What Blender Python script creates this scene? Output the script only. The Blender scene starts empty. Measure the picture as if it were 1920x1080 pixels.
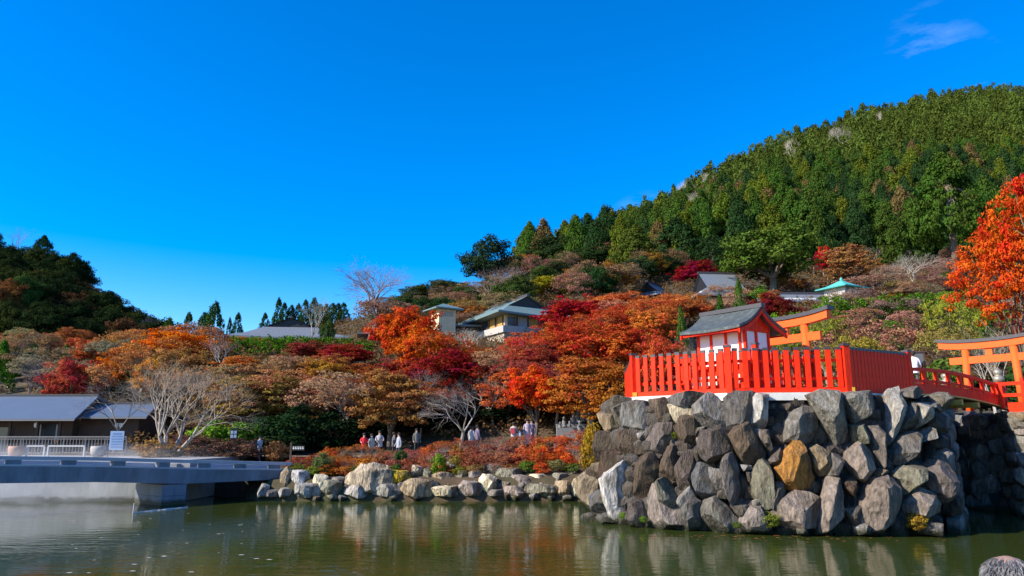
import bpy, bmesh, math, random
import numpy as np
from mathutils import Vector, Matrix, noise as mnoise
R = math.radians
scene = bpy.context.scene
COL = scene.collection

# ---------------------------------------------------------------- camera, sky, sun, exposure
FPX, HZ, CAMZ = 1390.0, 822.0, 3.2
PITCH = math.atan((HZ - 540) / FPX)
cam = bpy.data.cameras.new('camera')
cam.sensor_width = 36; cam.lens = 36 * FPX / 1920; cam.clip_start = 0.1; cam.clip_end = 5000
cam_ob = bpy.data.objects.new('camera', cam); COL.objects.link(cam_ob)
cam_ob.location = (0, 0, CAMZ); cam_ob.rotation_euler = (math.pi / 2 + PITCH, 0, 0)
scene.camera = cam_ob

SUN_EL = R(33)
SH = Vector((-0.925, -0.38)).normalized()
SUNV = Vector((SH.x * math.cos(SUN_EL), SH.y * math.cos(SUN_EL), math.sin(SUN_EL)))
w = bpy.data.worlds.new('World'); scene.world = w; w.use_nodes = True
nt = w.node_tree; nt.nodes.clear()
sky = nt.nodes.new('ShaderNodeTexSky'); sky.sky_type = 'NISHITA'; sky.sun_disc = False
sky.sun_elevation = SUN_EL; sky.sun_rotation = math.atan2(SH.x, SH.y)
sky.air_density = 1.0; sky.dust_density = 0.3; sky.ozone_density = 3.0; sky.altitude = 200
hsv = nt.nodes.new('ShaderNodeHueSaturation'); hsv.inputs['Saturation'].default_value = 1.6; hsv.inputs['Value'].default_value = 1.0
hsv.inputs['Hue'].default_value = 0.511
tc = nt.nodes.new('ShaderNodeTexCoord'); mp = nt.nodes.new('ShaderNodeMapping')
mp.inputs['Scale'].default_value = (1.3, 1.3, 5.0); mp.inputs['Rotation'].default_value = (0.1, 0.25, 0.3)
mp.inputs['Location'].default_value = (2.11, -3.175, -4.01)
mp2 = nt.nodes.new('ShaderNodeMapping'); mp2.inputs['Location'].default_value = (-1.377, 2.681, 0)
cn = nt.nodes.new('ShaderNodeTexNoise'); cn.inputs['Scale'].default_value = 3.3; cn.inputs['Detail'].default_value = 9; cn.inputs['Roughness'].default_value = 0.62
cn2 = nt.nodes.new('ShaderNodeTexNoise'); cn2.inputs['Scale'].default_value = 1.7; cn2.inputs['Detail'].default_value = 2
cr = nt.nodes.new('ShaderNodeMapRange'); cr.inputs[1].default_value = 0.52; cr.inputs[2].default_value = 0.95; cr.inputs[4].default_value = 0.6
cr2 = nt.nodes.new('ShaderNodeMapRange'); cr2.inputs[1].default_value = 0.61; cr2.inputs[2].default_value = 0.68
mul = nt.nodes.new('ShaderNodeMath'); mul.operation = 'MULTIPLY'
mix = nt.nodes.new('ShaderNodeMix'); mix.data_type = 'RGBA'; mix.inputs[7].default_value = (7.5, 8.6, 9.8, 1)
bg = nt.nodes.new('ShaderNodeBackground'); bg.inputs['Strength'].default_value = 0.15
wo = nt.nodes.new('ShaderNodeOutputWorld'); L = nt.links.new
L(sky.outputs[0], hsv.inputs['Color']); L(hsv.outputs[0], mix.inputs[6])
L(tc.outputs['Generated'], mp.inputs['Vector']); L(mp.outputs[0], cn.inputs['Vector']); L(tc.outputs['Generated'], mp2.inputs['Vector']); L(mp2.outputs[0], cn2.inputs['Vector'])
L(cn.outputs[0], cr.inputs[0]); L(cn2.outputs[0], cr2.inputs[0]); L(cr.outputs[0], mul.inputs[0]); L(cr2.outputs[0], mul.inputs[1])
L(mul.outputs[0], mix.inputs[0]); L(mix.outputs[2], bg.inputs['Color']); L(bg.outputs[0], wo.inputs['Surface'])

sl = bpy.data.lights.new('sun', 'SUN'); sl.energy = 4.6; sl.angle = R(0.5); sl.color = (1.0, 0.90, 0.74)
so = bpy.data.objects.new('sun', sl); COL.objects.link(so); so.location = (-60, -40, 80)
so.rotation_euler = SUNV.to_track_quat('Z', 'Y').to_euler()

vs = scene.view_settings
vs.view_transform = 'Standard'; vs.look = 'None'; vs.gamma = 1; vs.exposure = 0.85; vs.use_curve_mapping = False
scene.cycles.max_bounces = 6; scene.cycles.transparent_max_bounces = 4; scene.cycles.volume_bounces = 1
scene.cycles.use_denoising = True

# ---------------------------------------------------------------- helpers
CP, SP_ = math.cos(PITCH), math.sin(PITCH)
def at(px, py, Y):
    u = (px - 960) / FPX; v = (540 - py) / FPX
    d = Vector((u, CP - v * SP_, SP_ + v * CP)); k = Y / d.y
    return Vector((d.x * k, Y, CAMZ + d.z * k))
def zp(py, Y): return at(960, py, Y).z
def xp(px, Y, py=700): return at(px, py, Y).x
def wl(px, py):                                   # point on the water seen at a pixel
    u = (px - 960) / FPX; v = (540 - py) / FPX
    d = Vector((u, CP - v * SP_, SP_ + v * CP)); k = -CAMZ / d.z
    return Vector((d.x * k, d.y * k, 0))

MATS = {}
def mat(name, base, rough=0.7, var=0.15, scale=4.0, bump=0.0, bscale=20.0, obj_color=False, metallic=0.0, spec=0.5, stretch=None, var2=None, coat=0.0, bdist=0.05):
    """procedural principled: base colour broken up by two noises, optional bump; base may come from the object's own colour"""
    if name in MATS: return MATS[name]
    m = bpy.data.materials.new(name); m.use_nodes = True; t = m.node_tree; N = t.nodes; lk = t.links.new
    b = N['Principled BSDF']; b.inputs['Roughness'].default_value = rough; b.inputs['Metallic'].default_value = metallic
    b.inputs['Specular IOR Level'].default_value = spec
    co = N.new('ShaderNodeTexCoord'); mpn = N.new('ShaderNodeMapping')
    if stretch: mpn.inputs['Scale'].default_value = stretch
    lk(co.outputs['Object'], mpn.inputs['Vector'])
    n1 = N.new('ShaderNodeTexNoise'); n1.inputs['Scale'].default_value = scale; n1.inputs['Detail'].default_value = 6; n1.inputs['Roughness'].default_value = 0.65
    lk(mpn.outputs[0], n1.inputs['Vector'])
    mr = N.new('ShaderNodeMapRange'); mr.inputs[1].default_value = 0.3; mr.inputs[2].default_value = 0.7
    mr.inputs[3].default_value = 1 - var; mr.inputs[4].default_value = 1 + var
    lk(n1.outputs[0], mr.inputs[0])
    mx = N.new('ShaderNodeMix'); mx.data_type = 'RGBA'; mx.blend_type = 'MULTIPLY'; mx.inputs[0].default_value = 1.0
    if obj_color:
        oi = N.new('ShaderNodeObjectInfo'); src = oi.outputs['Color']
    else:
        rg = N.new('ShaderNodeRGB'); rg.outputs[0].default_value = (*base, 1); src = rg.outputs[0]
    if var2:
        n2 = N.new('ShaderNodeTexNoise'); n2.inputs['Scale'].default_value = scale * 0.35; n2.inputs['Detail'].default_value = 4
        lk(mpn.outputs[0], n2.inputs['Vector'])
        m2 = N.new('ShaderNodeMapRange'); m2.inputs[1].default_value = 0.48; m2.inputs[2].default_value = 0.66; m2.inputs[4].default_value = var2[3]
        lk(n2.outputs[0], m2.inputs[0])
        mm = N.new('ShaderNodeMix'); mm.data_type = 'RGBA'; mm.inputs[7].default_value = (*var2[:3], 1)
        lk(m2.outputs[0], mm.inputs[0]); lk(src, mm.inputs[6]); src = mm.outputs[2]
    cb = N.new('ShaderNodeCombineColor')
    for i in range(3): lk(mr.outputs[0], cb.inputs[i])
    lk(src, mx.inputs[6]); lk(cb.outputs[0], mx.inputs[7]); lk(mx.outputs[2], b.inputs['Base Color'])
    if bump:
        nb = N.new('ShaderNodeTexNoise'); nb.inputs['Scale'].default_value = bscale; nb.inputs['Detail'].default_value = 6; nb.inputs['Roughness'].default_value = 0.62
        lk(mpn.outputs[0], nb.inputs['Vector'])
        bp = N.new('ShaderNodeBump'); bp.inputs['Strength'].default_value = bump; bp.inputs['Distance'].default_value = bdist
        lk(nb.outputs[0], bp.inputs['Height']); lk(bp.outputs[0], b.inputs['Normal'])
    MATS[name] = m; return m

def leaf_mat(name, hue=0.06, trans=0.35):
    m = bpy.data.materials.new(name); m.use_nodes = True; t = m.node_tree; N = t.nodes; lk = t.links.new
    N.clear(); out = N.new('ShaderNodeOutputMaterial')
    oi = N.new('ShaderNodeObjectInfo'); at_ = N.new('ShaderNodeAttribute'); at_.attribute_name = 'rnd'
    co = N.new('ShaderNodeTexCoord'); no = N.new('ShaderNodeTexNoise'); no.inputs['Scale'].default_value = 4.5; no.inputs['Detail'].default_value = 2
    lk(co.outputs['Object'], no.inputs['Vector'])
    hs = N.new('ShaderNodeHueSaturation')
    a = N.new('ShaderNodeMapRange'); a.inputs[1].default_value = 0.3; a.inputs[2].default_value = 0.7
    a.inputs[3].default_value = 0.5 - hue * 0.35; a.inputs[4].default_value = 0.5 + hue
    lk(no.outputs[0], a.inputs[0])
    a2 = N.new('ShaderNodeMath'); a2.operation = 'MULTIPLY_ADD'; a2.inputs[1].default_value = hue * 0.6; lk(at_.outputs['Fac'], a2.inputs[0])
    sb = N.new('ShaderNodeMath'); sb.operation = 'SUBTRACT'; sb.inputs[1].default_value = hue * 0.3; lk(a.outputs[0], sb.inputs[0]); lk(sb.outputs[0], a2.inputs[2])
    lk(a2.outputs[0], hs.inputs['Hue'])
    v = N.new('ShaderNodeMapRange'); v.inputs[3].default_value = 0.55; v.inputs[4].default_value = 1.45; lk(at_.outputs['Fac'], v.inputs[0])
    lk(v.outputs[0], hs.inputs['Value']); lk(oi.outputs['Color'], hs.inputs['Color'])
    d = N.new('ShaderNodeBsdfDiffuse'); tr = N.new('ShaderNodeBsdfTranslucent'); mx = N.new('ShaderNodeMixShader'); mx.inputs[0].default_value = trans
    lk(hs.outputs[0], d.inputs['Color']); lk(hs.outputs[0], tr.inputs['Color']); lk(d.outputs[0], mx.inputs[1]); lk(tr.outputs[0], mx.inputs[2])
    lk(mx.outputs[0], out.inputs['Surface']); MATS[name] = m; return m
LEAF = leaf_mat('autumn_leaves', 0.032, 0.35)
NEEDLE = leaf_mat('evergreen_leaves', 0.035, 0.18)
BARK = mat('bark', (0.13, 0.10, 0.075), 0.9, 0.35, 30, 0.4, 60)
BARKC = mat('bark_tinted', (0, 0, 0), 0.9, 0.3, 30, obj_color=True)
ROCK = mat('rock', (0, 0, 0), 0.9, 0.6, 5.5, 1.0, 7, obj_color=True, var2=(0.075, 0.058, 0.038, 0.75), stretch=(1.6, 1, .55), spec=.25, bdist=.14)
def wet_band(m):
    t = m.node_tree; N = t.nodes; lk = t.links.new; b = N['Principled BSDF']; src = b.inputs['Base Color'].links[0].from_socket
    ge = N.new('ShaderNodeNewGeometry'); sx = N.new('ShaderNodeSeparateXYZ'); lk(ge.outputs['Position'], sx.inputs[0])
    no = N.new('ShaderNodeTexNoise'); no.inputs['Scale'].default_value = 1.7; no.inputs['Detail'].default_value = 3; lk(ge.outputs['Position'], no.inputs['Vector'])
    ad = N.new('ShaderNodeMath'); ad.operation = 'MULTIPLY_ADD'; ad.inputs[1].default_value = -0.5; lk(no.outputs[0], ad.inputs[0]); lk(sx.outputs[2], ad.inputs[2])
    mr = N.new('ShaderNodeMapRange'); mr.inputs[1].default_value = -0.13; mr.inputs[2].default_value = 0.03; lk(ad.outputs[0], mr.inputs[0])
    mx = N.new('ShaderNodeMix'); mx.data_type = 'RGBA'; mx.inputs[6].default_value = (.035, .036, .02, 1); lk(mr.outputs[0], mx.inputs[0]); lk(src, mx.inputs[7]); lk(mx.outputs[2], b.inputs['Base Color'])
wet_band(ROCK)
RED = mat('vermilion_paint', (0.80, 0.028, 0.003), 0.6, 0.22, 5, spec=0.2, stretch=(2, 2, .6), var2=(.55, .018, .004, .5))
ORANGE = mat('torii_paint', (0.84, 0.12, 0.02), 0.6, 0.08, 3, spec=0.2)
DKCAP = mat('dark_copper_cap', (0.05, 0.045, 0.05), 0.5, 0.2, 8)
CONC = mat('pale_concrete', (0.62, 0.60, 0.55), 0.85, 0.14, 3, 0.2, 30)
BCONC = mat('bridge_concrete', (0.15, 0.17, 0.205), 0.75, 0.30, 1.6, 0.2, 25, stretch=(1, 1, .35), var2=(.08, .085, .09, .5))
WHITE = mat('white_plaster', (0.80, 0.78, 0.74), 0.7, 0.05, 3)
COPPER = mat('grey_copper_roof', (0.055, 0.068, 0.07), 0.6, 0.45, 7, 0.6, 14, stretch=(1, 3, 1), var2=(0.11, 0.135, 0.13, 0.7))
TILE = mat('grey_roof_tile', (0.15, 0.17, 0.20), 0.5, 0.15, 3, 0.3, 12)
GREENROOF = mat('patina_roof', (0.13, 0.20, 0.20), 0.55, 0.18, 2, 0.2, 8)
TEAL = mat('teal_roof', (0.10, 0.50, 0.47), 0.5, 0.12, 3)
DARKWOOD = mat('dark_wood', (0.06, 0.032, 0.022), 0.7, 0.25, 4)
BROWNW = mat('brown_plaster', (0.075, 0.04, 0.026), 0.8, 0.15, 2)
GREYM = mat('grey_metal', (0.17, 0.16, 0.155), 0.5, 0.1, 5)
BLACK = mat('black_recess', (0.012, 0.012, 0.016), 0.6, 0.2, 4)
GOLD = mat('gilt_fitting', (0.75, 0.42, 0.04), 0.35, 0.1, 6, metallic=0.3)
OCHRE = mat('ochre_edge', (0.40, 0.27, 0.06), 0.6, 0.15, 4)

class MB:
    def __init__(s): s.v = []; s.f = []
    def add(s, vs_, fs):
        o = len(s.v); s.v += [tuple(p) for p in vs_]; s.f += [tuple(i + o for i in f) for f in fs]; return s
    def box(s, c, d, rz=0.0):
        hx, hy, hz = d[0] / 2, d[1] / 2, d[2] / 2; cs, sn = math.cos(rz), math.sin(rz); P = []
        for z in (-hz, hz):
            for x, y in ((-hx, -hy), (hx, -hy), (hx, hy), (-hx, hy)):
                P.append((c[0] + x * cs - y * sn, c[1] + x * sn + y * cs, c[2] + z))
        return s.add(P, [(0, 3, 2, 1), (4, 5, 6, 7), (0, 1, 5, 4), (1, 2, 6, 5), (2, 3, 7, 6), (3, 0, 4, 7)])
    def beam(s, p, q, wd, z0p, z1p, z0q=None, z1q=None, side=0.0):
        """upright slab from plan point p to q, wd thick (side shifts it to the left of p->q), with its own heights at each end"""
        z0q = z0p if z0q is None else z0q; z1q = z1p if z1q is None else z1q
        d = Vector((q[0] - p[0], q[1] - p[1])).normalized(); n = Vector((-d.y, d.x)); a = n * (side - wd / 2); b = n * (side + wd / 2)
        P = [(p[0] + a.x, p[1] + a.y, z0p), (q[0] + a.x, q[1] + a.y, z0q), (q[0] + b.x, q[1] + b.y, z0q), (p[0] + b.x, p[1] + b.y, z0p),
             (p[0] + a.x, p[1] + a.y, z1p), (q[0] + a.x, q[1] + a.y, z1q), (q[0] + b.x, q[1] + b.y, z1q), (p[0] + b.x, p[1] + b.y, z1p)]
        return s.add(P, [(0, 3, 2, 1), (4, 5, 6, 7), (0, 1, 5, 4), (1, 2, 6, 5), (2, 3, 7, 6), (3, 0, 4, 7)])
    def tube(s, p, q, r0, r1=None, n=6, cap=True):
        r1 = r0 if r1 is None else r1; p = Vector(p); q = Vector(q); d = (q - p).normalized()
        a = d.orthogonal().normalized(); b = d.cross(a); P = []
        for c, r in ((p, r0), (q, r1)):
            for i in range(n):
                t = 2 * math.pi * i / n; P.append(c + a * (r * math.cos(t)) + b * (r * math.sin(t)))
        F = [(i, (i + 1) % n, n + (i + 1) % n, n + i) for i in range(n)]
        if cap: F += [tuple(range(n))[::-1], tuple(range(n, 2 * n))]
        return s.add(P, F)
    def lathe(s, c, prof, n=14):
        P = []
        for r, z in prof:
            for i in range(n):
                t = 2 * math.pi * i / n; P.append((c[0] + r * math.cos(t), c[1] + r * math.sin(t), c[2] + z))
        F = []
        for k in range(len(prof) - 1):
            for i in range(n): F.append((k * n + i, k * n + (i + 1) % n, (k + 1) * n + (i + 1) % n, (k + 1) * n + i))
        F.append(tuple(range(n))[::-1]); F.append(tuple(range((len(prof) - 1) * n, len(prof) * n)))
        return s.add(P, F)
    def prism(s, pts, z0, z1, bottom=None):
        n = len(pts); bt = bottom or pts
        return s.add([(p[0], p[1], z0) for p in bt] + [(p[0], p[1], z1) for p in pts],
                     [tuple(range(n))[::-1], tuple(range(n, 2 * n))] + [(i, (i + 1) % n, n + (i + 1) % n, n + i) for i in range(n)])
    def mesh(s, name, m, smooth=False, fix=True):
        me = bpy.data.meshes.new(name); me.from_pydata(s.v, [], s.f)
        if fix:
            bm = bmesh.new(); bm.from_mesh(me); bmesh.ops.recalc_face_normals(bm, faces=bm.faces); bm.to_mesh(me); bm.free()
        if m: me.materials.append(m)
        if smooth: me.polygons.foreach_set('use_smooth', [True] * len(me.polygons))
        return me
    def build(s, name, m, parent=None, smooth=False, color=None):
        return link(name, s.mesh(name, m, smooth), parent, color)

def link(name, me, parent=None, color=None):
    o = bpy.data.objects.new(name, me); COL.objects.link(o)
    if parent: o.parent = parent
    if color: o.color = (*color, 1)
    return o
def tag(o, label, cat, group=None):
    o['label'] = label; o['category'] = cat
    if group: o['group'] = group
    return o
def struct(o): o['kind'] = 'structure'; return o
def thing(name, label, cat, loc=(0, 0, 0), rz=0.0, group=None):
    o = bpy.data.objects.new(name, None); COL.objects.link(o); o.location = loc; o.rotation_euler = (0, 0, rz)
    o.empty_display_size = 0.2
    return tag(o, label, cat, group)

def np_mesh(name, V, F, mats, rnd=None, midx=None):
    """F: list of (faces array (n,k)); fast mesh from arrays"""
    me = bpy.data.meshes.new(name); nv = len(V); me.vertices.add(nv); me.vertices.foreach_set('co', np.asarray(V, np.float32).ravel())
    nl = sum(f.size for f in F); nf = sum(len(f) for f in F)
    me.loops.add(nl); me.polygons.add(nf)
    me.loops.foreach_set('vertex_index', np.concatenate([f.ravel() for f in F]).astype(np.int32))
    tot = np.concatenate([np.full(len(f), f.shape[1], np.int32) for f in F]); st = np.concatenate([[0], np.cumsum(tot)[:-1]]).astype(np.int32)
    me.polygons.foreach_set('loop_start', st)
    for m in mats: me.materials.append(m)
    if midx is not None: me.polygons.foreach_set('material_index', midx.astype(np.int32))
    if rnd is not None:
        a = me.attributes.new('rnd', 'FLOAT', 'FACE'); a.data.foreach_set('value', rnd.astype(np.float32))
    me.update(calc_edges=True); me.validate(); return me

# ---------------------------------------------------------------- vegetation meshes (unit size: 1 wide, 1 tall)
def crown_centres(rg, kind, n):
    c = []
    while len(c) < n:
        if kind == 'dome':                       # broad maple: umbrella with a hollow underside
            d = rg.normal(size=3); d /= np.linalg.norm(d); r = 0.45 + 0.5 * rg.random() ** 0.6
            if d[2] < -0.55: continue
            p = d * r * np.array([0.46, 0.46, 0.36]) + np.array([0, 0, 0.60]); p[2] = max(p[2], 0.30 + 0.05 * rg.random())
        elif kind == 'tier':                     # spreading maple in flat tiers
            t = 0.34 + 0.62 * rg.random() ** 0.8
            rm = 0.46 * math.sqrt(max(0.05, 1 - ((t - 0.45) / 0.56) ** 2)); a = rg.random() * 6.283; r = rm * (0.25 + 0.75 * rg.random() ** 0.6)
            p = np.array([math.cos(a) * r, math.sin(a) * r, t - 0.10 * (r / 0.5) ** 2])
        elif kind == 'high':
            t = 0.50 + 0.47 * rg.random(); rm = 0.47 * math.sqrt(max(0.04, 1 - ((t - 0.62) / 0.38) ** 2)); a = rg.random() * 6.283; r = rm * (0.3 + 0.7 * rg.random() ** 0.6)
            p = np.array([math.cos(a) * r, math.sin(a) * r, t])
        elif kind == 'shrub':
            d = rg.normal(size=3); d /= np.linalg.norm(d); r = 0.6 + 0.35 * rg.random()
            p = np.array([d[0] * 0.44 * r, d[1] * 0.44 * r, 0.42 + d[2] * 0.44 * r]); p[2] = max(p[2], 0.12)
        elif kind == 'cone':                     # cedar / cypress
            t = rg.random() ** 1.15; rm = 0.46 * (1 - t ** 1.9) ** 0.72 * min(1, (t + 0.10) / 0.16) ; a = rg.random() * 6.283; r = rm * (0.7 + 0.35 * rg.random())
            p = np.array([math.cos(a) * r, math.sin(a) * r, 0.12 + 0.86 * t])
        elif kind == 'tallcone':
            t = rg.random() ** 1.1; rm = 0.46 * (1 - t ** 1.6) ** 0.8 * min(1, (t + 0.2) / 0.3); a = rg.random() * 6.283; r = rm * (0.35 + 0.65 * rg.random() ** .6)
            p = np.array([math.cos(a) * r, math.sin(a) * r, 0.34 + 0.63 * t])
        elif kind == 'spire':
            t = rg.random() ** 1.1; rm = 0.46 * (1 - t) ** 0.6; a = rg.random() * 6.283; r = rm * (0.6 + 0.4 * rg.random())
            p = np.array([math.cos(a) * r, math.sin(a) * r, 0.04 + 0.93 * t])
        elif kind == 'round':                    # camphor / evergreen oak: billowing lobes
            d = rg.normal(size=3); d /= np.linalg.norm(d)
            if d[2] < -0.45: continue
            r = 0.7 + 0.3 * rg.random(); p = d * r * np.array([0.45, 0.45, 0.40]) + np.array([0, 0, 0.57])
        elif kind == 'box':
            p = np.array([rg.random() - 0.5, (rg.random() - 0.5) * 0.9, 0.1 + 0.85 * rg.random()]) * np.array([0.98, 1, 1])
        c.append(p)
    c = np.array(c)
    if kind in ('dome', 'tier', 'round', 'cone', 'shrub'):
        o3 = rg.random(3) * 50; am = {'cone': .35, 'shrub': .4}.get(kind, .75)
        for i in range(len(c)):
            a = Vector((c[i][0], c[i][1], c[i][2] - .5)).normalized(); k = 0.95 + am * mnoise.noise(a * 1.9 + Vector(o3)) + .15 * rg.normal() * am
            c[i][:2] *= k; c[i][2] = max(.12, .5 + (c[i][2] - .5) * (.6 + .4 * k))
    return c

def leaves(rg, C, per, rc, leaf, flat=0.6, jit=0.55, up=0.35, ok=0.6):
    n = len(C) * per; c = np.repeat(C, per, 0)
    rr = np.repeat(rc * (0.65 + 0.7 * rg.random(len(C))), per)
    d = rg.normal(size=(n, 3)); d /= np.linalg.norm(d, axis=1)[:, None]
    pos = c + d * (rr * (0.35 + 0.65 * rg.random(n) ** 0.5))[:, None] * np.array([1, 1, flat])
    out = c - np.array([0, 0, 0.5]); out /= (np.linalg.norm(out, axis=1)[:, None] + 1e-6)
    nrm = d * 0.7 + out * ok + rg.normal(size=(n, 3)) * jit + np.array([0, 0, up]); nrm /= np.linalg.norm(nrm, axis=1)[:, None]
    ref = rg.normal(size=(n, 3)); t1 = np.cross(nrm, ref); t1 /= np.linalg.norm(t1, axis=1)[:, None]; t2 = np.cross(nrm, t1)
    s = leaf * (0.6 + 0.8 * rg.random(n)); t1 = t1 * s[:, None]; t2 = t2 * (s * 0.62)[:, None]
    V = np.stack([pos - t1, pos - t2, pos + t1, pos + t2], 1).reshape(-1, 3)
    F = np.arange(n * 4).reshape(n, 4)
    cl = np.repeat(rg.random(len(C)), per)
    return V, F, np.clip(0.55 * rg.random(n) + 0.45 * cl, 0, 1)

def limb_mesh(name, rg, C, nl=9, r0=0.028, z_split=0.22, m=BARK):
    b = MB(); lean = rg.normal(size=2) * 0.02; top = Vector((lean[0], lean[1], z_split))
    b.tube((0, 0, -0.04), top, r0 * 1.25, r0, 7)
    idx = rg.choice(len(C), min(nl, len(C)), replace=False)
    for i in idx:
        e = Vector(C[i]); p = top; r = r0 * 0.62
        for k in (0.35, 0.7, 1.0):
            q = top.lerp(e, k); q.z += 0.05 * math.sin(k * 3.1); q += Vector(rg.normal(size=3) * 0.015)
            b.tube(p, q, r, r * 0.62, 4, False); p = q; r *= 0.62
        j = rg.choice(len(C), 3)
        for jj in j:
            e2 = Vector(C[jj])
            if (e2 - top.lerp(e, 0.7)).length < 0.3: b.tube(top.lerp(e, 0.7), e2, r0 * 0.2, r0 * 0.08, 3, False)
    return b.mesh(name, m, True, False)

def make_crown(name, seed, kind, n, per, rc, leaf, flat, m, **k):
    rg = np.random.default_rng(seed); C = crown_centres(rg, kind, n)
    V, F, rnd = leaves(rg, C, per, rc, leaf, flat, **k)
    return np_mesh(name, V, [F], [m], rnd), C, rg

def bare_mesh(name, seed, spread=0.9, levels=5, nsplit=(3, 4), trunk=0.2, up=0.25, r0=0.022, droop=0.0, stems=1, m=BARKC):
    rn = random.Random(seed); b = MB(); ends = []
    def grow(p, d, ln, r, lv):
        q = p
        for i in range(2):
            d2 = (d + Vector((rn.gauss(0, .13), rn.gauss(0, .13), rn.gauss(0, .08) + (up * .25 if lv < 3 else -droop)))).normalized()
            nq = q + d2 * (ln / 2); b.tube(q, nq, r, r * 0.82, 5 if lv < 2 else 3, False); q = nq; d = d2; r *= 0.82
        if lv >= levels: ends.append(q); return
        k = rn.randint(*nsplit)
        for i in range(k):
            ax = Vector((rn.gauss(0, 1), rn.gauss(0, 1), rn.gauss(0, .6))); ax -= d * ax.dot(d)
            if ax.length < 1e-3: continue
            nd = (d * (1.0 if i == 0 else 0.75) + ax.normalized() * spread * rn.uniform(.35, .95) + Vector((0, 0, up * (0.6 if lv < 2 else 0.2)))).normalized()
            grow(q, nd, ln * rn.uniform(.62, .84), r * (0.72 if i == 0 else 0.58), lv + 1)
    for s in range(stems):
        a = 6.283 * s / max(1, stems) + rn.random(); d0 = Vector((0, 0, 1)) if stems == 1 else Vector((math.cos(a) * .55, math.sin(a) * .55, 1)).normalized()
        grow(Vector((0, 0, -0.03)), d0, trunk, r0, 0)
    P = np.array(b.v); z1 = P[:, 2].max(); w1 = max(np.ptp(np.percentile(P[:, 0], [1, 99])), np.ptp(np.percentile(P[:, 1], [1, 99])))
    P[:, 2] = np.where(P[:, 2] > 0, P[:, 2] / z1, P[:, 2]); P[:, :2] /= w1; b.v = [tuple(p) for p in P]
    E = np.array([(e.x / w1, e.y / w1, e.z / z1) for e in ends])
    return b.mesh(name, m, False, False), E

TREES = {}
def reg(kind, crown, limbs): TREES.setdefault(kind, []).append((crown, limbs))
for i in range(4):
    me, C, rg = make_crown('maple_crown', 10 + i, 'dome', 230, 60, 0.080, 0.0155, 0.5, LEAF); reg('maple', me, limb_mesh('maple_trunk', rg, C))
for i in range(4):
    me, C, rg = make_crown('tier_crown', 20 + i, 'tier', 230, 52, 0.078, 0.015, 0.38, LEAF); reg('tier', me, limb_mesh('tier_trunk', rg, C, 12, 0.026, 0.2))
for i in range(2):
    me, C, rg = make_crown('flame_crown', 140 + i, 'high', 330, 52, 0.050, 0.0088, 0.36, LEAF); reg('flame', me, limb_mesh('flame_trunk', rg, C, 14, 0.022, 0.2))
for i in range(3):                               # thin, half-bare crown over visible twigs
    bm_, E = bare_mesh('thin_trunk', 30 + i, 0.9, 5, (3, 4), 0.2, 0.25, 0.013)
    rg = np.random.default_rng(30 + i); E = E[rg.permutation(len(E))[:300]]
    V, F, rnd = leaves(rg, E, 16, 0.06, 0.0135, 0.5); reg('thin', np_mesh('thin_crown', V, [F], [LEAF], rnd), bm_)
for i in range(3):
    bm_, E = bare_mesh('bare_tree', 40 + i, 0.95, 5, (3, 5), 0.2, 0.22, 0.013); reg('bare', None, bm_)
for i in range(2):
    bm_, E = bare_mesh('far_bare_tree', 45 + i, 0.85, 5, (4, 5), 0.2, 0.26, 0.022); reg('barefar', None, bm_)
bm_, E = bare_mesh('spread_tree', 51, 0.85, 5, (3, 4), 0.17, 0.20, 0.013, stems=4); reg('barespread', None, bm_)
for i in range(2):
    bm_, E = bare_mesh('upright_tree', 60 + i, 0.55, 5, (3, 4), 0.24, 0.35, 0.013); reg('bareup', None, bm_)
for i in range(4):
    me, C, rg = make_crown('cedar_crown', 70 + i, 'cone', 260, 36, 0.072, 0.0175, 0.75, NEEDLE, up=0.25)
    reg('cone', me, limb_mesh('cedar_trunk', rg, C, 4, 0.02, 0.5))
me, C, rg = make_crown('tall_cedar_crown', 150, 'tallcone', 260, 60, 0.062, 0.0125, 0.6, NEEDLE, up=0.3); reg('tallcone', me, limb_mesh('tall_cedar_trunk', rg, C, 8, 0.028, 0.72))
for i in range(2):
    me, C, rg = make_crown('spire_crown', 80 + i, 'spire', 170, 24, 0.06, 0.022, 1.1, NEEDLE, up=0.3)
    reg('spire', me, limb_mesh('spire_trunk', rg, C, 3, 0.03, 0.4))
for i in range(3):
    me, C, rg = make_crown('round_crown', 90 + i, 'round', 130, 80, 0.10, 0.017, 0.75, NEEDLE, up=0.3)
    reg('round', me, limb_mesh('round_trunk', rg, C, 10, 0.03, 0.28))
for i in range(4):
    me, C, rg = make_crown('shrub_crown', 100 + i, 'shrub', 60, 26, 0.14, 0.034, 0.7, LEAF); reg('shrub', me, limb_mesh('shrub_stem', rg, C, 14, 0.02, 0.08, BARK))
for i in range(2):
    me, C, rg = make_crown('evergreen_shrub_crown', 110 + i, 'shrub', 70, 30, 0.13, 0.034, 0.7, NEEDLE); reg('eshrub', me, limb_mesh('eshrub_stem', rg, C, 8, 0.02, 0.1))
for i in range(2):
    bm_, E = bare_mesh('twiggy_bush', 120 + i, 0.7, 3, (3, 4), 0.3, 0.2, 0.012, stems=7); rg = np.random.default_rng(120 + i)
    V, F, rnd = leaves(rg, E[rg.permutation(len(E))[:200]], 5, 0.06, 0.02, 0.6); reg('twiggy', np_mesh('twiggy_crown', V, [F], [LEAF], rnd), bm_)

rt = random.Random(5)
def jitval(c, k=0.12):
    f = 1 + rt.uniform(-k, k); g = rt.uniform(-.03, .05); return (c[0] * f * (1 + g), c[1] * f, c[2] * f * (1 - g))
def jitcol(c, k=0.12): return tuple(max(0.002, x * (1 + rt.uniform(-k, k))) for x in c)

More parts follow.
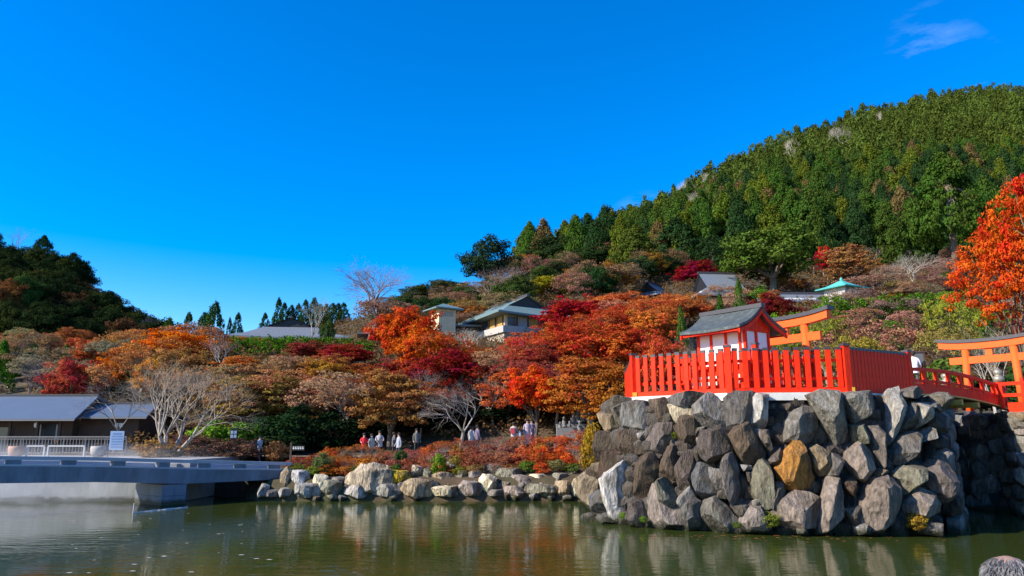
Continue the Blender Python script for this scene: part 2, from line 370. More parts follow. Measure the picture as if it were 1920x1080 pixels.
# ---------------------------------------------------------------- terrain
def prof(base, far):
    return base + far
def col_profile(px):
    g = lambda Y, py: (Y, zp(py, Y))
    T = {
        -400: [(39.6, -1.2), (40.2, 1.2), (46, 2.0), (60, 2.2), g(75, 715), g(95, 655), g(150, 400), (260, 20)],
        0: [(39.6, -1.2), (40.2, 1.2), (46, 2.0), (60, 2.3), g(75, 730), g(95, 668), g(150, 492), (260, 10)],
        110: [(39.6, -1.2), (40.2, 1.2), (46, 2.0), (60, 2.3), g(75, 728), g(95, 670), g(150, 520), (260, 10)],
        190: [(39.6, -1.2), (40.2, 1.2), (46, 2.0), (60, 2.4), g(75, 720), g(95, 680), g(150, 570), (260, 8)],
        260: [(39.6, -1.2), (40.2, 1.2), (46, 2.0), (60, 2.5), g(75, 715), g(95, 682), g(150, 640), (260, 8)],
        332: [(39.6, -1.2), (40.2, 1.2), (46, 2.0), (60, 3.0), g(75, 705), g(95, 675), g(150, 668), (260, 8)],
        348: [(39.6, -1.2), (40.2, 1.2), (46, 2.0), (60, 3.1), g(75, 704), g(95, 674), g(150, 666), (260, 8)],
        366: [(44.6, -1.2), (45.2, 1.7), (47, 1.9), (60, 3.2), g(75, 702), g(95, 673), g(150, 664), (260, 9)],
        486: [(43.6, -1.2), (44.2, 1.6), (47, 1.75), (54, 2.3), (60, 4.1), g(74, 691), g(84, 660), g(110, 655), g(150, 630), (260, 14)],
        506: [(39.6, -1.2), (40.4, 1.0), (47, 1.65), (54, 2.3), (60, 4.2), g(74, 690), g(84, 658), g(110, 655), g(150, 628), (260, 15)],
        650: [(39.6, -1.2), (40.4, 1.0), (47, 1.65), (54, 2.3), (60, 4.2), g(74, 690), g(84, 658), g(110, 650), g(150, 605), (260, 20)],
        760: [(39.6, -1.2), (40.4, 1.0), (47, 1.65), (54, 2.3), (60, 4.5), g(85, 665), g(105, 640), g(150, 575), g(200, 562), (300, 20)],
        900: [(39.6, -1.2), (40.4, 1.0), (47, 2.2), (54, 2.8), (60, 5.0), g(85, 668), g(105, 630), g(150, 550), g(190, 535), (300, 20)],
        1000: [(39.6, -1.2), (40.4, 1.0), (47, 2.5), (54, 3.1), (60, 5.5), g(85, 655), g(110, 585), g(150, 530), g(210, 498), (320, 25)],
        1100: [(39.6, -1.2), (40.4, 1.0), (47, 2.7), (54, 3.3), (60, 6.0), g(85, 635), g(110, 565), g(150, 512), (255, zp(436, 255) - 10), (420, 25)],
        1220: [(38.6, -1.2), (39.4, 1.0), (47, 3.4), (54, 4.0), (60, 6.2), g(85, 625), g(110, 560), g(140, 522), (280, zp(372, 280) - 10), (450, 40)],
        1345: [(37.6, -1.2), (38.4, 1.5), (45, 4.0), (54, 4.4), (60, 6.2), g(85, 612), g(105, 566), g(130, 512), (300, zp(312, 300) - 10), (480, 60)],
        1500: [(36.6, -1.2), (37.4, 2.5), (42, 4.3), (54, 5.2), (60, 7.0), g(85, 590), g(108, 560), g(130, 500), (325, zp(243, 325) - 10), (500, 80)],
        1640: [(36.6, -1.2), (37.4, 2.5), (42, 4.3), (54, 5.2), (60, 7.0), g(85, 590), g(108, 556), g(130, 492), (350, zp(203, 350) - 10), (520, 90)],
        1770: [(36.6, -1.2), (37.4, 2.5), (42, 4.3), (54, 5.2), (60, 7.0), g(85, 590), g(108, 540), g(130, 490), (370, zp(174, 370) - 10), (540, 100)],
        1920: [(36.6, -1.2), (37.4, 2.5), (42, 4.3), (54, 5.2), (60, 7.0), g(85, 585), g(108, 535), g(130, 480), (385, zp(158, 385) - 10), (560, 100)],
        2500: [(36.6, -1.2), (37.4, 2.5), (42, 4.3), (54, 5.2), (60, 7.0), g(85, 585), g(108, 535), g(130, 480), (400, zp(150, 400) - 12), (600, 100)],
    }
    return T
PROF = col_profile(0); PK = sorted(PROF)
PU = [(p - 960) / FPX for p in PK]
PA = [(np.array([q[0] for q in PROF[p]]), np.array([q[1] for q in PROF[p]])) for p in PK]
def h(x, y):
    if y < 30: return -1.2
    u = x / y; u *= CP                           # close enough to the column's bearing
    zs = None
    if u <= PU[0]: return float(np.interp(y, *PA[0]))
    if u >= PU[-1]: return float(np.interp(y, *PA[-1]))
    for i in range(len(PU) - 1):
        if u <= PU[i + 1]:
            t = (u - PU[i]) / (PU[i + 1] - PU[i])
            return float((1 - t) * np.interp(y, *PA[i]) + t * np.interp(y, *PA[i + 1]))
ys = np.concatenate([[-500, -60, 0, 20, 34], np.arange(36, 62, 0.8), np.arange(62, 160, 3.0), np.arange(160, 620, 12), [760, 1200, 2500]])
us = np.concatenate([[-6, -3, -1.8, -1.2], np.linspace(-0.95, 1.05, 110), [1.3, 1.8, 3, 6]])
V = []; 
for y in ys:
    for u in us:
        yy = max(y, 60.0) if y > 34 else 60.0
        x = u * (yy * 0.55 + 60 * 0.45) if y < 60 else u * y
        z = h(x, y)
        if y > 60: z += 0.5 * mnoise.noise(Vector((x * .08, y * .08, 0)))
        V.append((x, y, z if y < 700 else 5.0))
nu = len(us); F = np.array([(j * nu + i, j * nu + i + 1, (j + 1) * nu + i + 1, (j + 1) * nu + i) for j in range(len(ys) - 1) for i in range(nu - 1)])
GROUND = mat('leaf_litter_ground', (0.07, 0.045, 0.022), 0.95, 0.45, 0.8, 0.4, 6, var2=(0.035, 0.045, 0.014, 0.8))
struct(link('ground', np_mesh('ground', V, [F], [GROUND])))

# water
wm = bpy.data.materials.new('pond_water'); wm.use_nodes = True; t = wm.node_tree; N = t.nodes; lk = t.links.new; b = N['Principled BSDF']
b.inputs['Base Color'].default_value = (0.035, 0.049, 0.010, 1); b.inputs['Roughness'].default_value = 0.04; b.inputs['IOR'].default_value = 1.33
tcn = N.new('ShaderNodeTexCoord'); m1 = N.new('ShaderNodeMapping'); m1.inputs['Scale'].default_value = (0.55, 1.5, 1); lk(tcn.outputs['Object'], m1.inputs['Vector'])
n1 = N.new('ShaderNodeTexNoise'); n1.inputs['Scale'].default_value = 1.6; n1.inputs['Detail'].default_value = 3; lk(m1.outputs[0], n1.inputs['Vector'])
n2 = N.new('ShaderNodeTexNoise'); n2.inputs['Scale'].default_value = 5.5; n2.inputs['Detail'].default_value = 2; lk(m1.outputs[0], n2.inputs['Vector'])
ad = N.new('ShaderNodeMath'); ad.operation = 'MULTIPLY_ADD'; ad.inputs[1].default_value = 0.30; lk(n2.outputs[0], ad.inputs[0]); lk(n1.outputs[0], ad.inputs[2])
bp = N.new('ShaderNodeBump'); n3 = N.new('ShaderNodeTexNoise'); n3.inputs['Scale'].default_value = 0.16; n3.inputs['Detail'].default_value = 3; lk(m1.outputs[0], n3.inputs['Vector'])
r3 = N.new('ShaderNodeMapRange'); r3.inputs[1].default_value = 0.38; r3.inputs[2].default_value = 0.66; r3.inputs[3].default_value = 0.22; r3.inputs[4].default_value = 0.75; lk(n3.outputs[0], r3.inputs[0]); lk(r3.outputs[0], bp.inputs['Strength'])
bp.inputs['Distance'].default_value = 0.025; lk(ad.outputs[0], bp.inputs['Height']); lk(bp.outputs[0], b.inputs['Normal'])
wv = MB(); wv.add([(-120, -40, 0), (120, -40, 0), (120, 43, 0), (-120, 43, 0)], [(0, 1, 2, 3)])
struct(wv.build('water', wm))

# near terrace under the photographer
tb = MB(); tb.box((0, -8, 0.25), (60, 24, 1.5)); struct(tb.build('terrace', CONC))
# path along the far shore and paved court before the rest house
PAVE = mat('path_gravel', (0.30, 0.24, 0.18), 0.95, 0.2, 2, 0.2, 20)
pv = MB(); P = []; pxs = list(range(360, 1160, 40))
for px in pxs:
    for Y in (48.2, 51.0):
        x = xp(px, Y, 840); P.append((x, Y, max(h(x, 48.2), h(x, 51.0), h(x, Y)) + 0.05))
pv.add(P, [(2 * i, 2 * i + 2, 2 * i + 3, 2 * i + 1) for i in range(len(pxs) - 1)]); struct(pv.build('path', PAVE))
cv = MB(); cv.box((-33, 46.5, 1.06), (32, 12.6, 2.08)); struct(cv.build('pavement', mat('court_paving', (0.30, 0.29, 0.28), 0.9, 0.12, 2)))

# ---------------------------------------------------------------- rocks
def rock_mesh(name, ring, seed, depth=0.5, proud=0.35, squash=0.66, rough=0.05, cuts=2):
    """ring: outline in local (x, z); y points into the wall. Angular stone: hull of back, shoulder and a tilted front facet"""
    rn = random.Random(seed); bm = bmesh.new(); n = len(ring)
    cx = sum(p[0] for p in ring) / n; cz = sum(p[1] for p in ring) / n; size = max(max(abs(p[0] - cx), abs(p[1] - cz)) for p in ring)
    tz = rn.uniform(-.30, .15); rx = rn.uniform(-.25, .45) * size; kr, kl = rn.uniform(.35, 1.1), rn.uniform(.05, .40)
    if rn.random() < .2: kr, kl = kl, kr
    for x, z in ring:
        bm.verts.new((cx + (x - cx) * 0.8, depth, cz + (z - cz) * 0.8)); bm.verts.new((cx + (x - cx) * 1.09, 0.04 + rn.uniform(-.06, .08), cz + (z - cz) * 1.09))
        s = min(1.0, squash * rn.uniform(.95, 1.2)); dx, dz = (x - cx) * s, (z - cz) * s
        yv = -proud * rn.uniform(.85, 1.1) + kr * max(0, dx - rx) + kl * max(0, rx - dx) + dz * tz
        bm.verts.new((cx + dx, min(0.0, yv), cz + dz))
    for k in range(2): bm.verts.new((cx + rx, -proud * rn.uniform(.9, 1.15), cz + (k - .5) * size * rn.uniform(.5, 1.0)))
    r = bmesh.ops.convex_hull(bm, input=bm.verts)
    bmesh.ops.delete(bm, geom=[g for g in r['geom_interior'] if isinstance(g, bmesh.types.BMVert)], context='VERTS')
    for k in range(rn.randint(3, 6)):                # knocked-off corners: flat facets
        a = rn.uniform(0, 6.283); nrm = Vector((math.cos(a), -rn.uniform(.3, 1.2), math.sin(a))).normalized()
        mxd = max(v.co.dot(nrm) for v in bm.verts); ctr = Vector((cx, 0, cz)).dot(nrm); pl = ctr + (mxd - ctr) * rn.uniform(.62, .88)
        g = bm.verts[:] + bm.edges[:] + bm.faces[:]; rs = bmesh.ops.bisect_plane(bm, geom=g, plane_co=nrm * pl, plane_no=nrm, clear_outer=True)
        ed = [e for e in rs['geom_cut'] if isinstance(e, bmesh.types.BMEdge)]
        if ed: bmesh.ops.contextual_create(bm, geom=ed)
    bmesh.ops.bevel(bm, geom=[e for e in bm.edges if e.is_manifold and e.calc_face_angle(0) > 0.45], offset=size * 0.022, segments=1, profile=0.6, affect='EDGES', clamp_overlap=True)
    bmesh.ops.triangulate(bm, faces=bm.faces)
    for _ in range(cuts):
        es = [e for e in bm.edges if e.calc_length() > size * (0.26 if _ < 2 else 0.17)]
        if es: bmesh.ops.subdivide_edges(bm, edges=es, cuts=1, use_grid_fill=False); bmesh.ops.triangulate(bm, faces=bm.faces)
    off = Vector((seed * 1.7, seed * .9, 3.1))
    for v in bm.verts:
        k = mnoise.noise(v.co * (1.6 / max(size, .2)) + off) + 0.7 * abs(mnoise.noise(Vector((v.co.x * 2, v.co.y, v.co.z * .8)) * (4.0 / max(size, .2)) + off))
        v.co += v.co.normalized() * 0 + Vector((mnoise.noise(v.co * 3 + off), 1.4 * k, mnoise.noise(v.co * 3 - off))) * rough * size
    me = bpy.data.meshes.new(name); bmesh.ops.recalc_face_normals(bm, faces=bm.faces); bm.to_mesh(me); bm.free(); me.materials.append(ROCK); return me

# island: plan of the wall, its core, then traced stones; 'd' ones paint in shade
YB = ([1085, 1140, 1200, 1290, 1400, 1500, 1700, 1790], [31.2, 29.3, 28.2, 27.2, 26.4, 25.9, 25.8, 26.3])
YT = ([1085, 1115, 1190, 1365, 1590, 1790], [33.6, 32.6, 30.3, 27.5, 27.0, 27.7])
def wall_pt(px, py):
    t = (py - 742) / (990 - 742)
    Y = (1 - t) * float(np.interp(px, *YT)) + t * float(np.interp(px, *YB)); return at(px, py, Y)
TOPZ = 4.62
corepx = [1138, 1165, 1205, 1290, 1400, 1500, 1600, 1700, 1772]
bot = []; top = []
for px in corepx:
    a = wall_pt(px, 985); c = wall_pt(px, 750); bot.append((a.x, a.y + 0.55)); top.append((c.x, c.y + 0.5))
side_b = [(18.0, 31.0), (20.8, 36.2), (14, 40.5), (7.2, 40.5)]; side_t = [(17.7, 31.2), (20.6, 36.3), (14, 40.5), (7.4, 40.3)]  # rear corner pushed out, unseen, so the island shades the channel
COREM = mat('wall_core', (0.035, 0.033, 0.03), 0.95, 0.4, 3, 0.5, 8)
isl = thing('stone_wall', 'massive dry stone retaining wall carrying the red fenced shrine above the pond', 'stone wall', (0, 0, 0))
cb_ = MB(); cb_.prism([(p[0], p[1]) for p in top + side_t], -1.0, TOPZ, [(p[0], p[1]) for p in bot + side_b]); cb_.build('core', COREM, isl)
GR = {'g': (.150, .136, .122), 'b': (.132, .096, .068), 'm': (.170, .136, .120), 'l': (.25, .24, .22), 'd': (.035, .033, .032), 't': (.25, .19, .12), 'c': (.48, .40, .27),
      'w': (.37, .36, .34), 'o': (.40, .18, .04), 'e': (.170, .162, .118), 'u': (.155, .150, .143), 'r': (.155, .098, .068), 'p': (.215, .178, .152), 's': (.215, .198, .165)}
STONES = {1090: [
    ('g', .3, [(115, 175), (180, 135), (330, 105), (350, 130), (240, 165), (200, 205), (130, 210)]), ('t', .25, [(120, 190), (200, 205), (235, 230), (235, 300), (195, 350), (160, 320)]),
    ('e', .3, [(245, 170), (290, 155), (292, 300), (265, 325), (235, 290)]), ('l', .5, [(293, 165), (370, 125), (450, 125), (455, 310), (280, 322), (285, 200)]),
    ('b', .4, [(485, 120), (580, 105), (615, 160), (628, 280), (530, 278), (490, 190)]), ('g', .55, [(600, 110), (660, 75), (820, 62), (860, 75), (840, 122), (700, 145), (610, 137)]),
    ('c', .12, [(618, 150), (800, 160), (800, 245), (700, 250), (665, 288), (625, 275)]), ('b', .4, [(668, 260), (730, 235), (800, 245), (805, 430), (770, 470), (680, 458), (660, 350)]),
    ('b', .4, [(95, 440), (140, 345), (205, 340), (218, 420), (180, 510), (130, 547), (85, 530)]), ('b', .42, [(282, 345), (330, 328), (395, 390), (400, 440), (330, 530), (290, 545), (275, 440)]),
    ('l', .25, [(392, 345), (482, 325), (470, 372), (420, 405)]), ('m', .45, [(405, 458), (500, 330), (540, 283), (640, 285), (655, 380), (605, 400), (603, 470), (500, 482)]),
    ('p', .2, [(608, 400), (652, 385), (668, 455), (613, 458)]), ('r', .35, [(150, 560), (250, 470), (278, 500), (275, 570), (200, 640), (190, 700), (140, 722), (100, 650)]),
    ('t', .3, [(88, 560), (130, 548), (150, 570), (110, 650), (90, 620)]), ('w', .55, [(193, 700), (215, 600), (312, 543), (305, 620), (275, 780), (232, 955), (185, 970), (185, 850)]),
    ('b', .5, [(348, 690), (390, 580), (450, 520), (512, 505), (545, 600), (502, 722), (442, 808), (358, 792)]), ('b', .4, [(543, 640), (570, 530), (620, 458), (662, 448), (667, 560), (672, 662), (600, 684), (545, 692)]),
    ('m', .4, [(664, 560), (710, 490), (778, 473), (788, 640), (742, 742), (690, 757), (665, 640)]), ('g', .2, [(668, 462), (718, 478), (690, 507), (666, 503)]),
    ('t', .45, [(2, 690), (55, 630), (102, 680), (97, 765), (60, 905), (5, 905)]), ('b', .25, [(58, 590), (95, 570), (100, 655), (60, 645)]),
    ('u', .3, [(72, 780), (140, 745), (188, 790), (182, 895), (78, 885)]), ('l', .3, [(98, 930), (170, 905), (188, 965), (108, 968)]), ('l', .3, [(8, 925), (60, 900), (90, 955), (20, 968)]),
    ('m', .4, [(303, 985), (330, 830), (370, 803), (422, 830), (437, 950), (432, 992)]), ('p', .55, [(443, 998), (445, 850), (520, 720), (560, 700), (610, 800), (690, 895), (702, 1010)]),
    ('e', .7, [(553, 682), (597, 668), (662, 800), (687, 892), (640, 845)]), ('l', .35, [(678, 775), (760, 723), (784, 790), (720, 885), (688, 893)]),
    ('g', .45, [(698, 905), (782, 800), (830, 830), (812, 1000), (700, 1012)]), ('d', .1, [(450, 150), (484, 125), (528, 285), (455, 315)]), ('d', .1, [(305, 620), (350, 560), (345, 740), (290, 880), (270, 860)]),
    ('g', .1, [(215, 330), (275, 320), (275, 440), (220, 440)]), ('t', .15, [(350, 560), (400, 545), (385, 590), (352, 590)]), ('g', .15, [(510, 490), (565, 485), (545, 535), (515, 530)]), ('p', .15, [(515, 545), (545, 540), (540, 600), (522, 600)])],
    1290: [
    ('u', .5, [(53, 160), (130, 73), (180, 85), (232, 150), (262, 220), (262, 312), (150, 292), (58, 272)]), ('g', .5, [(263, 110), (340, 63), (430, 68), (472, 85), (445, 180), (432, 282), (350, 302), (288, 292)]),
    ('w', .6, [(448, 110), (480, 83), (552, 90), (548, 302), (500, 322), (433, 282)]), ('d', .3, [(555, 130), (640, 108), (692, 240), (667, 402), (600, 473), (552, 330)]),
    ('d', .2, [(640, 75), (700, 58), (835, 80), (850, 110), (819, 168), (720, 202)]), ('l', .5, [(688, 262), (740, 200), (819, 163), (872, 168), (895, 300), (862, 392), (760, 398), (688, 382)]),
    ('m', .5, [(83, 430), (110, 338), (240, 323), (278, 380), (298, 452), (260, 493), (130, 548), (88, 532)]), ('b', .5, [(293, 370), (330, 320), (417, 268), (472, 380), (524, 470), (522, 513), (410, 563), (350, 482)]),
    ('p', .3, [(440, 322), (552, 332), (594, 452), (570, 474), (500, 402)]), ('m', .35, [(563, 530), (640, 457), (664, 500), (642, 568), (580, 558)]),
    ('o', .6, [(623, 592), (680, 480), (752, 402), (802, 450), (832, 560), (868, 640), (862, 702), (702, 764), (660, 682)]), ('u', .45, [(33, 600), (70, 553), (132, 580), (168, 680), (203, 752), (170, 812), (100, 818), (50, 702)]),
    ('u', .3, [(150, 588), (252, 610), (262, 742), (200, 742), (170, 662)]), ('p', .55, [(253, 600), (270, 518), (312, 498), (347, 600), (340, 742), (300, 855), (264, 702)]),
    ('d', .25, [(345, 558), (402, 640), (453, 800), (402, 853), (320, 803), (345, 682)]), ('w', .35, [(368, 565), (442, 570), (440, 597), (390, 608)]),
    ('e', .45, [(443, 642), (490, 560), (552, 543), (557, 642), (549, 742), (584, 872), (528, 873), (458, 762)]), ('g', .35, [(560, 702), (657, 688), (674, 762), (642, 832), (590, 872), (555, 782)]),
    ('g', .2, [(28, 480), (70, 438), (87, 530), (50, 553)]), ('s', .5, [(78, 1008), (83, 860), (120, 818), (200, 798), (262, 860), (333, 952), (333, 1028), (100, 1022)]),
    ('p', .5, [(352, 1020), (380, 910), (440, 863), (502, 858), (553, 950), (565, 1030)]), ('p', .6, [(598, 902), (660, 808), (760, 753), (819, 768), (902, 800), (924, 902), (902, 985), (819, 997), (658, 1018)]),
    ('g', .2, [(328, 852), (402, 850), (422, 882), (350, 933), (318, 882)]), ('p', .15, [(405, 612), (445, 620), (442, 692), (420, 672)]), ('w', .2, [(450, 820), (492, 800), (502, 852), (458, 858)]),
    ('s', .15, [(52, 310), (110, 300), (95, 345), (60, 360)]), ('l', .15, [(60, 375), (90, 370), (85, 420), (62, 420)]), ('d', .1, [(555, 570), (625, 600), (655, 685), (560, 690)]), ('g', .2, [(200, 745), (262, 735), (262, 800), (210, 800)])],
    1490: [
    ('s', .55, [(93, 100), (180, 68), (292, 73), (333, 190), (374, 300), (364, 383), (290, 403), (248, 330), (225, 210), (130, 158)]), ('s', .5, [(308, 75), (533, 63), (523, 180), (472, 262), (430, 283), (368, 150)]),
    ('d', .2, [(540, 80), (640, 85), (692, 160), (702, 300), (640, 373), (560, 300), (500, 240)]), ('l', .5, [(648, 60), (702, 48), (738, 320), (702, 403), (660, 402), (705, 280), (690, 140)]),
    ('e', .4, [(403, 300), (460, 283), (502, 370), (482, 412), (430, 423)]), ('p', .5, [(498, 315), (562, 308), (614, 540), (602, 593), (540, 462)]), ('d', .2, [(568, 320), (640, 420), (703, 560), (682, 642), (620, 562)]),
    ('t', .4, [(98, 470), (150, 438), (240, 488), (252, 560), (210, 632), (180, 632), (130, 562)]), ('g', .4, [(240, 490), (312, 500), (338, 600), (290, 643), (222, 632)]),
    ('p', .5, [(373, 480), (440, 422), (533, 480), (533, 582), (490, 673), (440, 652), (383, 572)]), ('t', .35, [(550, 622), (590, 593), (622, 610), (612, 652), (560, 653)]),
    ('r', .35, [(323, 687), (400, 643), (418, 680), (402, 773), (340, 732)]), ('p', .55, [(208, 672), (282, 658), (322, 760), (333, 902), (343, 972), (270, 1037), (178, 1027), (198, 882), (203, 782)]),
    ('p', .55, [(468, 832), (508, 800), (518, 682), (642, 653), (684, 800), (662, 962), (600, 1037), (528, 1027), (478, 972)]), ('l', .35, [(428, 1002), (480, 978), (527, 1000), (534, 1047), (438, 1050)]),
    ('d', .2, [(330, 772), (422, 780), (442, 902), (402, 1002), (350, 972)]), ('d', .2, [(650, 692), (722, 702), (782, 852), (762, 962), (682, 962), (690, 832)]), ('l', .2, [(20, 1015), (70, 1000), (90, 1040), (30, 1045)]),
    ('d', .15, [(120, 170), (225, 215), (262, 400), (160, 410)]), ('d', .15, [(60, 740), (200, 650), (208, 780), (130, 790)]), ('d', .15, [(400, 660), (510, 690), (505, 790), (420, 790)]), ('g', .15, [(355, 880), (470, 850), (470, 980), (430, 990)])],
    1690: [
    ('g', .5, [(-40, 85), (60, 23), (152, 50), (120, 93), (20, 97)]), ('l', .5, [(68, 135), (192, 140), (197, 200), (130, 292), (108, 250)]), ('u', .3, [(18, 180), (60, 138), (112, 240), (100, 293), (28, 302)]),
    ('s', .45, [(213, 90), (260, 63), (297, 110), (302, 187), (250, 162)]), ('g', .5, [(-60, 480), (-20, 370), (60, 343), (82, 360), (42, 480), (10, 563), (-42, 542)]),
    ('e', .5, [(-52, 622), (0, 578), (102, 580), (117, 610), (80, 702), (10, 783), (-22, 722)]), ('m', .6, [(148, 612), (200, 543), (272, 570), (343, 650), (353, 712), (290, 823), (200, 752), (163, 682)]),
    ('p', .6, [(43, 842), (90, 723), (172, 760), (243, 830), (253, 882), (140, 923), (58, 892)]), ('g', .4, [(125, 1002), (170, 958), (242, 990), (274, 1043), (148, 1046)]), ('l', .4, [(148, 352), (190, 308), (213, 350), (170, 392), (138, 402)]),
    ('d', .2, [(140, 90), (210, 80), (205, 140), (150, 130)]), ('d', .2, [(50, 400), (140, 410), (150, 560), (60, 560)]), ('d', .2, [(200, 200), (290, 200), (300, 400), (215, 380)]), ('d', .2, [(215, 400), (300, 420), (320, 560), (230, 550)])]}
sid = 0
for ox, lst in STONES.items():
    for code, proud, poly in lst:
        pts = [wall_pt(ox + x / 3.724, 720 + y / 3.724) for x, y in poly]; sid += 1
        c = sum(pts, Vector()) / len(pts)
        e = wall_pt(960 + FPX * c.x / c.y * CP + 6, 860) - wall_pt(960 + FPX * c.x / c.y * CP - 6, 860); ang = math.atan2(e.y, e.x)
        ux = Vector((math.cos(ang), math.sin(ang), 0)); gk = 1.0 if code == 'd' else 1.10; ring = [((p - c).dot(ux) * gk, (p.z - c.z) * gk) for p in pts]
        dk = code == 'd'  # near-black 'd' stones stand in for shaded sides and gaps
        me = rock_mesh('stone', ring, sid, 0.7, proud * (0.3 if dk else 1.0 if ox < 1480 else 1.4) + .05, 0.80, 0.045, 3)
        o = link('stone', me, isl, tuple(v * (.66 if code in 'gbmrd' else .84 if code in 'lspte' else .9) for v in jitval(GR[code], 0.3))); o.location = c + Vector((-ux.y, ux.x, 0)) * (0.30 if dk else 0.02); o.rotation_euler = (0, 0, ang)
        if code == 'o': o['label'] = 'bright rust-orange stone'
# side of the wall facing the channel, near-black stones painting in shade, and the wall of the right bank
def course_stones(parent, p, q, z0, z1, seed, cols, size=(0.7, 1.3), batter=0.0, pr=(.15, .4), ck=1.0):
    rn = random.Random(seed); d = Vector((q[0] - p[0], q[1] - p[1])); ln = d.length; d /= ln; nin = Vector((-d.y, d.x)); z = z0; k = 0
    while z < z1 - 0.15:
        hh = min(rn.uniform(*size) * 0.85, z1 - z); s = rn.uniform(-.5, 0)
        while s < ln:
            ww = rn.uniform(*size); cs = s + ww / 2; k += 1
            ring = []
            for i in range(7):
                a = 6.283 * i / 7 + rn.uniform(-.25, .25); ca, sa = math.cos(a), math.sin(a); m_ = max(abs(ca), abs(sa)) ** 0.6
                ring.append((ca / m_ * ww * 0.52, sa / m_ * hh * 0.54))
            me = rock_mesh('stone', ring, seed * 100 + k, 0.5, rn.uniform(*pr), 0.68, 0.05, 1)
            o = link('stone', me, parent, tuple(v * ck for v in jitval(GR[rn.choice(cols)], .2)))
            o.location = (p[0] + d.x * cs + nin.x * batter * (z - z0), p[1] + d.y * cs + nin.y * batter * (z - z0), z + hh / 2); o.rotation_euler = (0, 0, math.atan2(d.y, d.x)); s += ww * 0.97
        z += hh * 0.96
course_stones(isl, (15.7, 26.9), (18.1, 30.8), -0.2, 4.5, 7, 'gbud', (0.7, 1.2), 0.08, (.05, .14))
course_stones(isl, (18.15, 31.0), (20.9, 36.0), -0.2, 4.4, 8, 'gbud', (0.8, 1.3), 0.0, (.05, .14))
course_stones(isl, (6.2, 36.5), (4.75, 31.6), -0.2, 4.3, 14, 'bgt', (0.7, 1.2), 0.1)
rb = thing('stone_wall', 'stone bank wall at the far end of the red bridge, cut by the frame edge', 'stone wall')
m_ = MB(); m_.prism([(21.9, 32.2), (27, 30.9), (40, 31), (40, 44), (21.6, 44), (21.6, 35.6), (22.6, 34.2)], -1, 4.25); m_.build('core', COREM, rb)
course_stones(rb, (21.55, 31.95), (26.8, 30.6), -0.2, 4.3, 9, 'lstp', (0.7, 1.2))
course_stones(rb, (22.3, 34.3), (21.5, 32.1), -0.2, 4.3, 11, 'gsb', (0.7, 1.2))
course_stones(rb, (21.4, 37.2), (21.4, 35.6), -0.2, 4.3, 13, 'gud', (0.7, 1.2), 0.0, (.05, .14))
course_stones(rb, (21.5, 35.5), (22.4, 34.3), -0.2, 4.3, 15, 'gud', (0.7, 1.2), 0.0, (.05, .14))
bw = thing('stone_wall', 'shaded stone embankment at the back of the channel under the red bridge', 'stone wall')
course_stones(bw, (20.6, 36.9), (26, 36.9), -0.3, 4.2, 12, 'gud', (0.9, 1.5))  # near-black stones mixed in to deepen the channel's shade
it = MB(); it.prism([(p[0], p[1]) for p in [(q[0], q[1] + 0.25) for q in top] + side_t], TOPZ + 0.004, TOPZ + 0.04); struct(it.build('pavement', mat('island_gravel', (0.42, 0.39, 0.34), 0.95, 0.15, 3)))

fpx = [1142, 1200, 1290, 1400, 1500, 1600, 1700, 1775]
for i in range(len(fpx) - 1):                    # smaller stones behind the big ones, colours darkened to paint crevice shade
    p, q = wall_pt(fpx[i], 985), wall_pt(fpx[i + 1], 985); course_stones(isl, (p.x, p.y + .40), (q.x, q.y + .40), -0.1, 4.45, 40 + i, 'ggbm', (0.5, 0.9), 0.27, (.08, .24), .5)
# shore boulders: x0, x1, y0, y1, colour, shade words
BOULD = [(526, 547, 877, 915, 't', 'tall brown'), (544, 578, 882, 916, 'w', 'tall whitish-blue'), (521, 546, 915, 933, 'l', 'small grey'), (546, 600, 907, 932, 'l', 'broad pale grey'),
         (584, 614, 889, 922, 'c', 'orange-tan'), (599, 640, 901, 931, 'e', 'rounded grey-green'), (648, 733, 871, 926, 'C', 'very large beige'), (641, 700, 912, 931, 'l', 'long low grey'),
         (722, 769, 883, 914, 'y', 'mustard yellow'), (695, 752, 908, 931, 's', 'long low grey-brown'), (768, 792, 873, 896, 'c', 'small tan upper'), (750, 817, 898, 930, 't', 'broad brown-topped'),
         (810, 853, 886, 910, 't', 'wide tan'), (855, 876, 883, 906, 'e', 'small pale green'), (877, 904, 881, 906, 'p', 'pinkish grey'), (802, 868, 911, 931, 'c', 'long sandy low'), (860, 902, 902, 930, 'p', 'mauve sloping'),
         (893, 931, 890, 926, 'c', 'orange-streaked tan'), (931, 978, 877, 906, 'e', 'big grey-green upper'), (935, 958, 902, 920, 't', 'small tan'), (953, 998, 891, 916, 'p', 'pinkish round'), (941, 985, 912, 931, 'p', 'low pink'),
         (990, 1031, 889, 911, 'c', 'flat-topped beige'), (985, 1042, 907, 932, 'e', 'mossy green'), (1031, 1064, 887, 915, 'e', 'upright grey-green'), (1040, 1075, 902, 931, 't', 'tan blocky'), (1072, 1096, 899, 931, 'c', 'pale tan end'),
         (908, 945, 869, 884, 'u', 'small bluish upper'), (914, 944, 917, 931, 'g', 'small dark grey'), (484, 504, 908, 934, 'l', 'jagged pale'), (500, 524, 918, 934, 'g', 'dark low'), (618, 650, 895, 920, 'g', 'shadowed grey'),
         (1060, 1082, 876, 896, 'e', 'small olive upper'), (792, 812, 878, 900, 'e', 'mossy upper'), (834, 858, 866, 884, 'u', 'flat grey upper')]
GR['C'] = (.36, .29, .20); GR['y'] = (.40, .25, .012)
for k_ in 'lwcteCyspug': GR[k_] = tuple(min(.6, v * 1.3) for v in GR[k_])
